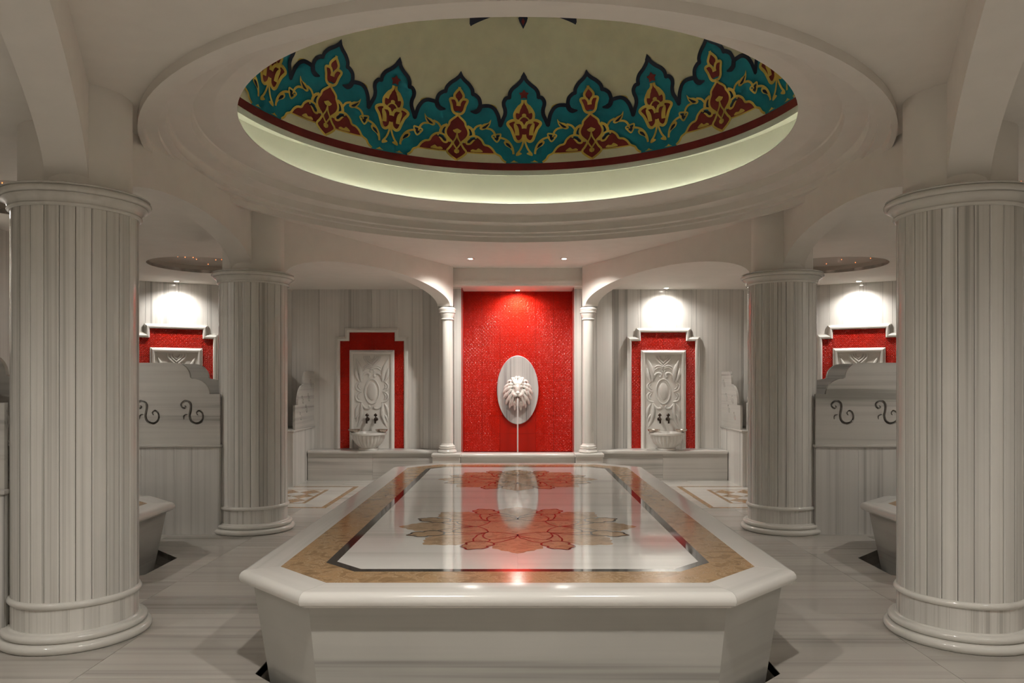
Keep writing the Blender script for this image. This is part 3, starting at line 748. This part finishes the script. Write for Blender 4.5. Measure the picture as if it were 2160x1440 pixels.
# flower inlays
def loopstrip(pts, wd, z, closed=True):
    C = crom([(a, b, 0) for a, b in pts], 5, closed); m_ = len(C); V, Fa = [], []
    for i, c_ in enumerate(C):
        t_ = C[(i + 1) % m_ if closed else min(i + 1, m_ - 1)] - C[i - 1 if closed else max(i - 1, 0)]
        t_.normalize(); nn = Vector((-t_.y, t_.x, 0)) * wd / 2
        V += [tuple(c_ + nn + Vector((0, 0, z))), tuple(c_ - nn + Vector((0, 0, z)))]
    for i in range(m_ if closed else m_ - 1):
        j = (i + 1) % m_; Fa.append([2 * i + 1, 2 * j + 1, 2 * j, 2 * i])
    return V, Fa
def pol(r, a): return (r * cos(radians(a)), r * sin(radians(a)))
def rosette(cy, label):
    out = []
    for k in range(8):                               # big scalloped petal, then small trefoil
        a = 45 * k
        out += [pol(.60, a - 14), pol(.665, a - 12.5), pol(.68, a - 9), pol(.71, a - 7.5), pol(.725, a - 4), pol(.755, a - 2.5), pol(.775, a), pol(.755, a + 2.5), pol(.725, a + 4),
                pol(.71, a + 7.5), pol(.68, a + 9), pol(.665, a + 12.5), pol(.60, a + 14)]
        b_ = a + 22.5
        out += [pol(.64, b_ - 7), pol(.69, b_ - 5.5), pol(.705, b_ - 3), pol(.735, b_), pol(.705, b_ + 3), pol(.69, b_ + 5.5), pol(.64, b_ + 7)]
    o = part('flower_inlay', xf(prism(out, 0, .0008), lambda x, y, z: (x, y, z)), M_BROWN2, S, loc=(0, cy, zt)); o['label'] = label
    for k in range(8):
        b_ = 22.5 + 45 * k
        tf = [pol(.50, b_ - 1), pol(.53, b_ - 7), pol(.585, b_ - 8.5), pol(.62, b_ - 6), pol(.645, b_ - 7.2), pol(.69, b_ - 5.6), pol(.702, b_ - 3), pol(.738, b_),
              pol(.702, b_ + 3), pol(.69, b_ + 5.6), pol(.645, b_ + 7.2), pol(.62, b_ + 6), pol(.585, b_ + 8.5), pol(.53, b_ + 7), pol(.50, b_ + 1)]
        part('dark_outline', loopstrip(tf, .013, .0014), M_LINE, o)
        al = [pol(.27, b_ - 22.5), pol(.235, b_ - 12), pol(.225, b_), pol(.235, b_ + 12), pol(.27, b_ + 22.5), pol(.33, b_ + 17), pol(.39, b_ + 10), pol(.44, b_), pol(.39, b_ - 10), pol(.33, b_ - 17)]
        part('dark_outline', loopstrip(al, .011, .0013), M_LINE, o)
        part('dark_outline', loopstrip([pol(.44, b_), pol(.475, b_ + 2), pol(.50, b_ + 1)], .011, .0012, False), M_LINE, o)
        part('dark_outline', loopstrip([pol(.27, b_ + 22.5), pol(.36, b_ + 20), pol(.42, b_ + 15), pol(.47, b_ + 12), pol(.53, b_ + 7)], .011, .0011, False), M_LINE, o)
        part('dark_outline', loopstrip([pol(.27, b_ - 22.5), pol(.36, b_ - 20), pol(.42, b_ - 15), pol(.47, b_ - 12), pol(.53, b_ - 7)], .011, .0011, False), M_LINE, o)
rosette(4.93 - 6.10, 'near brown flower inlay'); rosette(7.34 - 6.10, 'far brown flower inlay')
for s_, nm in zip(SIDE, ('left', 'right')):
    t, sp2 = slab('side_platform', *s_, 'small octagonal marble slab in the %s side bay, half behind the near column' % nm, .20, .09)
    oct_ring('tan_band', sp2, .2005, .34, s_[5] - .03, s_[5], M_BROWN, t)
    flat_piece('field_stone', octa(*sp2, .3405), M_FIELD, t, s_[5] - .03, s_[5])

# ------------------------------------------------------------------ benches along the back wall
for s, nm in ((-1, 'left'), (1, 'right')):
    b = tag(empty('marble_bench', (s * 2.19, 11.62, 0)), 'low marble bench along the back wall of the %s bay' % nm, 'bench')
    x0, x1 = -.98, .98
    part('bench_top', box(x0, x1, -.235, .208, .4, .45, .018), M_RIM, b, 40)
    nseg = 2
    for k in range(nseg):
        part('bench_panel', box(x0 + k * .98 + .001, x0 + (k + 1) * .98 - .001, -.20, -.17, 0, .40), M_HOR, b)
    part('bench_core', box(x0 + .02, x1 - .02, -.169, .205, 0, .399), M_GROUT, b)

# ------------------------------------------------------------------ wall fountains
prof_m = [(0, .0), (0, .018), (.006, .024), (.014, .026), (.020, .036), (.034, .044), (.050, .042), (.060, .034), (.066, .020), (.070, .0)]
def moulding(path, width_sign, prof, y0):
    """mitred moulding along an open path in the xz plane; profile (offset to the inside, projection to the viewer)"""
    P = [Vector(p_) for p_ in path]; m_ = len(P); V = []; K = len(prof)
    for i in range(m_):
        t0 = (P[i] - P[i - 1]).normalized() if i else (P[1] - P[0]).normalized()
        t1 = (P[i + 1] - P[i]).normalized() if i < m_ - 1 else t0
        n0, n1 = Vector((-t0.y, t0.x)) * width_sign, Vector((-t1.y, t1.x)) * width_sign
        bis = (n0 + n1); bis = bis / max(bis.length_squared, 1e-6) * 2
        for d, h in prof: q = P[i] + bis * d; V.append((q.x, y0 - h, q.y))
    Fa = []
    for i in range(m_ - 1):
        for k in range(K): k2 = (k + 1) % K; Fa.append([i * K + k, i * K + k2, (i + 1) * K + k2, (i + 1) * K + k])
    Fa += [[k for k in range(K)], [(m_ - 1) * K + k for k in range(K)][::-1]]
    return fixn(V, Fa)
def zs(x, y): return ((x) * .0014383, 2.4115 - y * .0014383)
FM = {}
def fountain_meshes():
    zb_ = .45; out = [(-.564, zb_), (-.564, 2.19), (-.4215, 2.19), (-.4215, 2.325), (.4215, 2.325), (.4215, 2.19), (.564, 2.19), (.564, zb_)]
    FM['outer_frame'] = mesh('outer_frame', *moulding(out, -1, prof_m, -.001), M_FRAME, 35)
    FM['inner_frame'] = mesh('inner_frame', *moulding([(-.351, zb_), (-.351, 1.983), (.351, 1.983), (.351, zb_)], -1, prof_m, -.001), M_FRAME, 35)
    FM['panel'] = mesh('relief_panel', *box(-.283, .283, -.012, -.001, zb_, 1.915), M_FRAME)
    # carved ornament, right half traced, then mirrored
    W_ = [('carved_scroll', [(82, 358), (80, 392), (48, 430), (0, 476)], 8.5, (1, 1)), ('carved_scroll', [(56, 358), (53, 385), (32, 412), (0, 441)], 8, (1, 1)), ('carved_scroll', [(33, 360), (30, 382), (16, 398), (0, 410)], 7, (1, 1)),
          ('carved_leaf', [(4, 485), (40, 470), (70, 472), (95, 488)], 10, (1, .3)), ('carved_leaf', [(8, 500), (45, 488), (75, 500), (97, 528)], 9, (1, .3)), ('carved_scroll', [(4, 505), (14, 512), (20, 526), (10, 534)], 7, (1, 1)),
          ('carved_scroll', [(36, 592), (24, 572), (34, 552), (62, 548), (95, 572), (118, 615), (148, 652)], 11, (1, .6)),
          ('carved_leaf', [(116, 640), (120, 570), (138, 480), (176, 388)], 20, (.4, .15)), ('carved_leaf', [(134, 645), (160, 595), (172, 540), (177, 492)], 16, (.4, .15)), ('carved_leaf', [(112, 560), (120, 500), (150, 440), (158, 420)], 10, (.3, .2)),
          ('carved_scroll', [(150, 652), (174, 680), (170, 715), (146, 740), (112, 746)], 10, (.7, .4)), ('carved_scroll', [(120, 728), (140, 712), (150, 690), (140, 668)], 8, (.4, 1)),
          ('carved_scroll', [(112, 752), (146, 758), (172, 788), (172, 825), (150, 852), (105, 862)], 10, (.4, .7)), ('carved_scroll', [(122, 766), (142, 782), (150, 808), (138, 830)], 8, (.4, 1)),
          ('carved_scroll', [(118, 868), (96, 905), (66, 930), (34, 930), (24, 915), (36, 904)], 11, (.6, 1)),
          ('carved_leaf', [(118, 872), (112, 945), (122, 1040), (164, 1135)], 18, (.4, .15)), ('carved_leaf', [(134, 880), (162, 925), (174, 980), (178, 1045)], 14, (.4, .15)), ('carved_leaf', [(130, 990), (158, 1030), (172, 1080)], 10, (.3, .2)),
          ('carved_leaf', [(128, 600), (100, 600), (90, 585)], 7, (1, .3))]
    FM['carve'] = []
    for nm, pts, wd, tp in W_:
        for sg in (1, -1):
            C = crom([(sg * zs(*q)[0], -.014, zs(*q)[1]) for q in pts], 4); m_ = len(C)
            R = [wd * 1.22 * .0014383 * (tp[0] + (1 - tp[0]) * min(1, 2.5 * i / (m_ - 1))) * (tp[1] + (1 - tp[1]) * min(1, 2.5 * (1 - i / (m_ - 1)))) for i in range(m_)]
            FM['carve'].append((nm, mesh(nm, *tube(C, R, 8, .85), M_CARVE, 60)))
    cz = zs(0, 747)[1]
    ring = [(.112 * cos(a), -.014, cz + .192 * sin(a)) for a in [2 * pi * k / 40 for k in range(41)]]
    FM['oval_ring'] = mesh('oval_ring', *tube(ring, .013, 8, 1.1), M_CARVE, 60)
    FM['oval_boss'] = mesh('oval_boss', *ellipsoid((0, -.010, cz), (.078, .028, .142), 24, 14), M_CARVE, 60)
    # red tile pieces of the surround
    FM['tiles'] = []
    def band(x0, x1, z0, z1):
        nx, nz = max(1, round((x1 - x0) / .28)), max(1, round((z1 - z0) / .28))
        for i in range(nx):
            for j in range(nz):
                w_, h_ = (x1 - x0) / nx, (z1 - z0) / nz
                FM['tiles'].append((tile_mesh('red_tile', w_, h_, M_RED), (x0 + i * w_, -.013, z0 + j * h_)))
    band(-.50, -.35, .45, 2.13); band(.35, .50, .45, 2.13); band(-.35, .35, 1.975, 2.265)
    FM['backing'] = mesh('tile_backing', *join(box(-.50, -.35, -.006, -.0005, .45, 2.13), box(.35, .50, -.006, -.0005, .45, 2.13), box(-.35, .35, -.006, -.0005, 1.975, 2.265)), M_RGROUT)
    FM['tap_body'] = mesh('tap', *join(xf(lathe([(.001, 0), (.03, 0), (.03, .008), (.016, .016), (.016, .05), (.001, .05)], 16), lambda x, y, z: (x, -z, y)), ellipsoid((0, -.055, 0), (.026, .026, .028), 14, 10),
                          tube(crom([(0, -.06, 0), (0, -.085, -.008), (0, -.09, -.03), (0, -.088, -.062)], 4), [.016] * 4 + [.014] * 5 + [.013] * 3 + [.016], 10, 1, (1, 0, 0))), M_BRONZE, 50)
    FM['tap_handle'] = mesh('tap_handle', *join(tube([(0, -.055, .02), (0, -.055, .05)], .009, 8, 1, (1, 0, 0)), tube([(0, -.055, .046), (0, -.055, .054), (0, -.055, .068), (0, -.055, .082), (0, -.055, .094)], [.006, .024, .029, .014, .003], 4, .6, (0, -1, 0))), M_BRONZE)
fountain_meshes()
def fountain(loc, rz, label, full=True):
    t = tag(empty('tiled_fountain', loc, rz), label, 'fountain', 'red tiled wall fountains')
    ob('outer_frame', FM['outer_frame'], t); ob('inner_frame', FM['inner_frame'], t); pn = ob('relief_panel', FM['panel'], t)
    for nm, me in FM['carve']: ob(nm, me, pn)
    ob('oval_ring', FM['oval_ring'], pn); ob('oval_boss', FM['oval_boss'], pn)
    for me, l in FM['tiles']: ob('red_tile', me, t, l)
    ob('tile_backing', FM['backing'], t)
    for x in (-.066, .066):
        tp = ob('tap', FM['tap_body'], t, (x, -.012, .905)); ob('tap_handle', FM['tap_handle'], tp)
    return t
FX = 2.275
fountain((-FX, YB, 0), 0, 'red tiled wall fountain on the dim back wall left of the niche')
fountain((FX, YB, 0), 0, 'red tiled wall fountain under a lit spot right of the niche')
ca = atan2(YB - 10.46, 6.1 - 3.53)
for s, nm in ((-1, 'left'), (1, 'right')):
    q = (4.985 - 3.53) / cos(ca); cxp = 3.53 + q * cos(ca); cyp = YB - q * sin(ca)
    fountain((s * cxp, cyp, 0), (ca if s < 0 else -ca), 'red tiled wall fountain in the %s corner, half hidden by the carved screen' % nm)

# basins and metal bowls
bp = [(.001, 0), (.145, 0), (.15, .012), (.145, .022), (.128, .030), (.132, .042), (.17, .070), (.208, .110), (.232, .155), (.244, .200), (.248, .226), (.268, .232), (.272, .250), (.264, .268), (.235, .268), (.215, .22), (.17, .13), (.08, .09), (.001, .085)]
def wob(i, a, r):
    if 6 <= i <= 10:
        k = (.5 - .5 * cos(24 * a)); return r - .016 * (1 - k) ** 2 * (.6 if i in (6, 10) else 1)
    return r
basin_me = mesh('basin', *lathe(bp, 192, wob, caps=False), M_CARVE, 50)
bowl_me = mesh('metal_bowl', *lathe([(.001, 0), (.045, 0), (.07, .010), (.086, .026), (.094, .042), (.098, .046), (.092, .044), (.082, .028), (.066, .014), (.001, .008)], 32, caps=False), M_METAL, 50)
for s, nm in ((-1, 'left'), (1, 'right')):
    b = ob('fountain_basin', basin_me, None, (s * FX + .03 * s * 0, 11.545, .4505))
    tag(b, 'fluted marble basin on the bench under the %s back fountain' % nm, 'basin')
    for e, sd in ((-1, 'left'), (1, 'right')):
        o = ob('metal_bowl', bowl_me, None, (s * FX + e * .205, 11.50, .719))
        tag(o, 'shallow metal bowl on the %s rim of the %s basin' % (sd, nm), 'bowl', 'metal bowls on the basins')

# ------------------------------------------------------------------ carved screens (dividers)
SC = [(705, 770), (724, 786), (702, 806), (668, 787), (662, 742), (712, 705), (768, 718), (795, 768), (787, 840), (776, 912), (800, 982), (856, 1012), (920, 1000), (958, 946), (950, 872), (906, 838), (873, 864), (886, 900)]
HK = [(745, 892), (716, 896), (694, 918), (696, 958)]
def scroll_hole(pts, wd, k=1.0, taper=.35):
    C = crom([((x - 815) * .000705 * k, (865 - y) * .000705 * k, 0) for x, y in pts], 4); m_ = len(C); A, B = [], []
    for i, c_ in enumerate(C):
        t_ = (C[min(i + 1, m_ - 1)] - C[max(i - 1, 0)]).normalized(); nn = Vector((-t_.y, t_.x, 0)); f_ = i / (m_ - 1)
        h = wd * k / 2 * (taper + (1 - taper) * sin(pi * min(max(f_, .02), .98)) ** .7); A.append(((c_ + nn * h).x, (c_ + nn * h).y)); B.append(((c_ - nn * h).x, (c_ - nn * h).y))
    return A + B[::-1]
def screen_poly(L, ztop, z0, e1, zn, e2, zl):
    """outline: tall at the wall (d=0), stepping down in two curves to a low end at d=L"""
    pts = [(0, z0), (L, z0), (L, zl)]
    xc, xt = e1 + .055, e1 - .115
    pts += [(xc + (e2 - xc) * cos(q), zl + (zn - zl) * sin(q)) for q in [pi / 2 * k / 10 for k in range(11)]]
    pts += [(xt + (e1 + .035 - xt) * cos(q), zn + .012 + (ztop - zn - .012) * sin(q)) for q in [pi / 2 * k / 10 for k in range(11)]]
    pts += [(0, ztop)]; return pts
def divider(name, org, ang, L, width, zl, spec, scrolls, flip, label, post=False, k=1.0, npan=4, group=None):
    """low panelled wall with a ledge and two carved screens; local x runs from the wall outwards, y across"""
    t = tag(empty(name, org, ang), label, 'partition', group)
    part('core', box(.0, L - .02, .021, width - .021, 0, zl - .03), M_GROUT, t)
    cuts = [L * i / npan for i in range(npan + 1)]
    for i in range(1, npan): cuts[i] += random.uniform(-.12, .12) * L / npan
    for i in range(npan):
        for y0, y1 in ((0, .02), (width - .02, width)): part('marble_panel', box(cuts[i] + .0008, cuts[i + 1] - .0008, y0, y1, 0, zl - .03), M_WALL, t)
    part('end_panel', box(L - .019, L, .021, width - .021, 0, zl - .03), M_WALL, t)
    part('ledge', box(-.0, L + .015, -.018, width + .018, zl - .03, zl, .011), M_HOR, t, 40)
    poly = screen_poly(*spec); holes = []
    for d, z in scrolls:
        for pts, wd in ((SC, .024), (HK, .014)):
            h = scroll_hole(pts, wd, k)
            holes.append([((-x if flip else x) + d, y + z) for x, y in h])
    v, f = prism(poly, 0, .032, holes)
    for y in (.004, width - .036):
        part('carved_screen', fixn([(a, y + c_, b) for a, b, c_ in v], f), M_HOR, t)
    if post:
        part('end_post', box(L - .11, L - .03, width / 2 - .14, width / 2 - .06, zl, 1.19, .004), M_HOR, t)
        part('ball_finial', join(ellipsoid((L - .07, width / 2 - .10, 1.25), (.042, .042, .042)), tube([(L - .07, width / 2 - .10, 1.188), (L - .07, width / 2 - .10, 1.215)], .02, 12, 1, (1, 0, 0))), M_HOR, t, 60)
    return t
zl = .875; Ld = XW - 2.90
spec = (Ld, 1.67, zl, XW - 3.225, 1.515, XW - 3.0, 1.365)
sl = [(XW - x, 1.185) for x in (3.165, 3.595, 4.025, 4.455)]
# left ones run along +x from the side wall; the local y axis points away from the viewer
divider('carved_divider', (-XW, 7.36, 0), 0, Ld, .48, zl, spec, sl, False, 'marble divider with scroll cutouts between the left columns', npan=5, group='carved dividers')
divider('carved_divider', (-XW, 4.27, 0), 0, Ld, .48, zl, spec, sl, False, 'marble divider with curved top at the left picture edge', npan=5, group='carved dividers')
divider('carved_divider', (XW, 7.84, 0), pi, Ld, .48, zl, spec, sl, True, 'marble divider with scroll cutouts between the right columns', npan=5, group='carved dividers')
zl2 = .80; L2 = 1.13
spec2 = (L2 - .12, 1.65, zl2, .52, 1.44, .86, 1.15)
s2 = [(.16, 1.46), (.30, 1.25), (.42, 1.08), (.72, .98), (.62, 1.22)]
divider('bench_divider', (-3.63, YB, 0), -pi / 2, L2, .45, zl2, spec2, s2, True, 'short carved marble divider closing the left bench', True, .5, 3, 'bench dividers')
divider('bench_divider', (3.18, YB, 0), -pi / 2, L2, .45, zl2, spec2, s2, False, 'short carved marble divider with ball finial closing the right bench', True, .5, 3, 'bench dividers')

# ------------------------------------------------------------------ lion fountain
PQZ = 1.36
lion = tag(empty('lion_fountain', (0, YB - .012, PQZ)), 'carved lion head spouting water on an oval grey marble plaque', 'lion fountain')
ov = []
for a in [2 * pi * k / 64 for k in range(64)]: ov.append((.325 * cos(a), .535 * sin(a)))
def ovl(s_): return [(x * s_, z * s_) for x, z in ov]
V, Fa = [], []
for s_, y in ((.97, 0.0), (1.0, -.006), (1.0, -.028), (.985, -.036), (.0, -.037)):
    V += [(x * s_, y, z * s_) for x, z in ov]
for r_ in range(4):
    for k in range(64): Fa.append([r_ * 64 + k, r_ * 64 + (k + 1) % 64, (r_ + 1) * 64 + (k + 1) % 64, (r_ + 1) * 64 + k])
part('oval_plaque', fixn(V, Fa), M_PLAQUE, lion, 40)
hz = -.012
def E(x, y, z, a, b, c, r=None): return ellipsoid((x, -.036 - y, z + hz), (a, b, c), 18, 12, r)
mane = [E(0, .015, .0, .165, .07, .20), E(0, .05, .06, .125, .08, .13)]
rnd = random.Random(5)
def lock(P, wd, tip=.2):
    C = crom([(x, -.036 - y, z + hz) for x, y, z in P], 5); m_ = len(C)
    mane.append(tube(C, [wd * (.55 + .6 * sin(pi * min(1, .15 + .85 * i / (m_ - 1)))) * (1 - (1 - tip) * (i / (m_ - 1)) ** 3) for i in range(m_)], 8, .75))
for layer, (n_, e, y0, ln, wd) in enumerate(((9, 1.25, .055, .115, .026), (8, 1.0, .095, .105, .022), (7, .80, .13, .085, .017))):
    for k in range(n_):
        for sg in (-1, 1):
            a = radians(82 - (150 if layer else 158) * (k + .25 * layer) / (n_ - 1)) + rnd.uniform(-.04, .04)   # from the crown down to the jaw
            x0, z0 = .098 * e * cos(a), .118 * e * sin(a) + .005
            dn = max(0, 1 - sin(a)) * .5                # lower locks fall more steeply
            ox, oz = cos(a) * ln, sin(a) * ln
            P = [(x0 * .86, y0 + .02, z0 * .9 + .02), (x0 + ox * .35, y0 + .035, z0 + oz * .35 + .012), (x0 + ox * .80, y0 + .018, z0 + oz * .60 - .030 - dn * .03), (x0 + ox * .86, y0 - .012, z0 + oz * .55 - .072 - dn * .035)]
            lock([(sg * x, y, z) for x, y, z in P], wd)
for x in (-.07, -.035, 0, .035, .07):                # beard
    P = [(x * .7, .13, -.13), (x, .135, -.18), (x * 1.25, .10, -.225), (x * 1.1, .07, -.262 + abs(x) * .5)]
    C = crom([(a, -.036 - b, c + hz) for a, b, c in P], 4); m_ = len(C)
    mane.append(tube(C, [.024 * (1 - .7 * (i / (m_ - 1)) ** 2) for i in range(m_)], 8, .8))
for x in (-.062, -.04, -.014, .014, .04, .062):      # hair swept up and back from the brow
    lock([(x * .35, .188, .078), (x * .8, .182, .118), (x * 1.15, .155, .160), (x * 1.45, .100, .192)], .015, .6)
mo = part('mane', join(*mane), M_CARVE, lion, 60)
face = [E(0, .10, .02, .098, .10, .125), E(0, .135, .072, .078, .062, .05), E(0, .185, .022, .042, .055, .085), E(.045, .165, .070, .042, .036, .024, .25), E(-.045, .165, .070, .042, .036, .024, -.25),
        E(0, .240, -.030, .036, .022, .022), E(.033, .205, -.064, .042, .050, .036), E(-.033, .205, -.064, .042, .050, .036), E(.07, .125, -.035, .046, .065, .065), E(-.07, .125, -.035, .046, .065, .065),
        E(0, .165, -.128, .042, .045, .028), E(0, .11, -.11, .06, .07, .05), E(.046, .168, .036, .020, .018, .015), E(-.046, .168, .036, .020, .018, .015),
        E(.118, .085, .130, .036, .022, .036), E(-.118, .085, .130, .036, .022, .036)]
fo_ = part('face', join(*face), M_CARVE, lion, 60)
for o, vs in ((mo, .0042), (fo_, .0055)):
    r = o.modifiers.new('remesh', 'REMESH'); r.mode = 'VOXEL'; r.voxel_size = vs; r.use_smooth_shade = True
    q = o.modifiers.new('smooth', 'SMOOTH'); q.iterations = 3 if o is mo else 7; q.factor = .5
part('mouth', E(0, .208, -.102, .032, .034, .013), M_SHADE, lion, 60)  # dark lump colours in the shade of the open mouth
for s in (-1, 1):
    part('ear_shade', E(s * .122, .106, .132, .018, .008, .020), M_SHADE, lion, 60); part('eye', E(s * .046, .183, .036, .010, .007, .008), M_SHADE, lion, 60)  # dark spots stand in for shade in the ears and under the brow
wz0 = PQZ + hz - .105; yl = YB - .012 - .036 - .225
pts = crom([(0, yl + .05, wz0 + .004), (0, yl, wz0 - .01), (0, yl - .03, wz0 - .10), (0, yl - .045, wz0 - .35), (0, yl - .055, .345)], 6)
wtr = part('water_stream', tube(pts, [.014 - .003 * i / (len(pts) - 1) for i in range(len(pts))], 12, 1, (1, 0, 0)), M_WATER, None, 60)
tag(wtr, 'thin straight stream of water falling from the lion mouth', 'water')

# ------------------------------------------------------------------ spot lamps in the ceilings
trim_me = mesh('trim_ring', *lathe([(.030, .004), (.034, -.006), (.044, -.009), (.050, -.004), (.050, .0)], 32, caps=False), M_CHROME, 50)
lens_me = mesh('lens', *ellipsoid((0, 0, 0), (.036, .036, .012), 16, 8), M_LAMP, 60)
def lamp(x, y, z, power, label, angle=110, blend=.6, aim=(0, 0), rad=.03, color=WARM):
    t = tag(empty('spot_lamp', (x, y, z)), label, 'spot lamp', 'recessed ceiling spots')
    ob('trim_ring', trim_me, t); ob('lens', lens_me, t)
    l = bpy.data.lights.new('spot', 'SPOT'); l.energy = power; l.spot_size = radians(angle); l.spot_blend = blend; l.color = color; l.shadow_soft_size = rad
    o = bpy.data.objects.new('spot_light', l); link(o, t); o.location = (0, 0, -.03); o.rotation_euler = (aim[1], aim[0], 0)
    return t
lamp(-.64, 10.27, ZC, LAMP_MAIN, 'lit ceiling spot in front of the niche, left of the pair', 150, .8)
lamp(.63, 10.27, ZC, LAMP_MAIN, 'lit ceiling spot in front of the niche, right of the pair', 150, .8)
lamp(0, 11.66, NZ1, LAMP_NICHE, 'lit ceiling spot inside the red niche above the lion', 175, 1.0)
lamp(FX + .01, 11.62, ZL, LAMP_BAY, 'lit ceiling spot above the right back fountain', 155, 1.0)
for s, nm in ((-1, 'left'), (1, 'right')):
    lamp(s * (cxp - .10), cyp - .22, ZL, LAMP_BAY, 'lit ceiling spot above the %s corner fountain' % nm, 150, 1.0)
    # the near half of the hall mirrors the far half
    lamp(s * .64, 2 * YC - 10.27, ZC, LAMP_REAR, 'lit ceiling spot over the entrance behind the viewer, on the %s' % nm, 160, .9, rad=.05)
    lamp(s * 3.6, 2.3, ZL, LAMP_BAY, 'lit ceiling spot in the near %s bay behind the viewer' % nm, 150, .9, rad=.05)
    lamp(s * (XW - .25), YC, ZL, LAMP_BAY * 1.15, 'lit ceiling spot by the %s side wall' % nm, 170, 1.0)
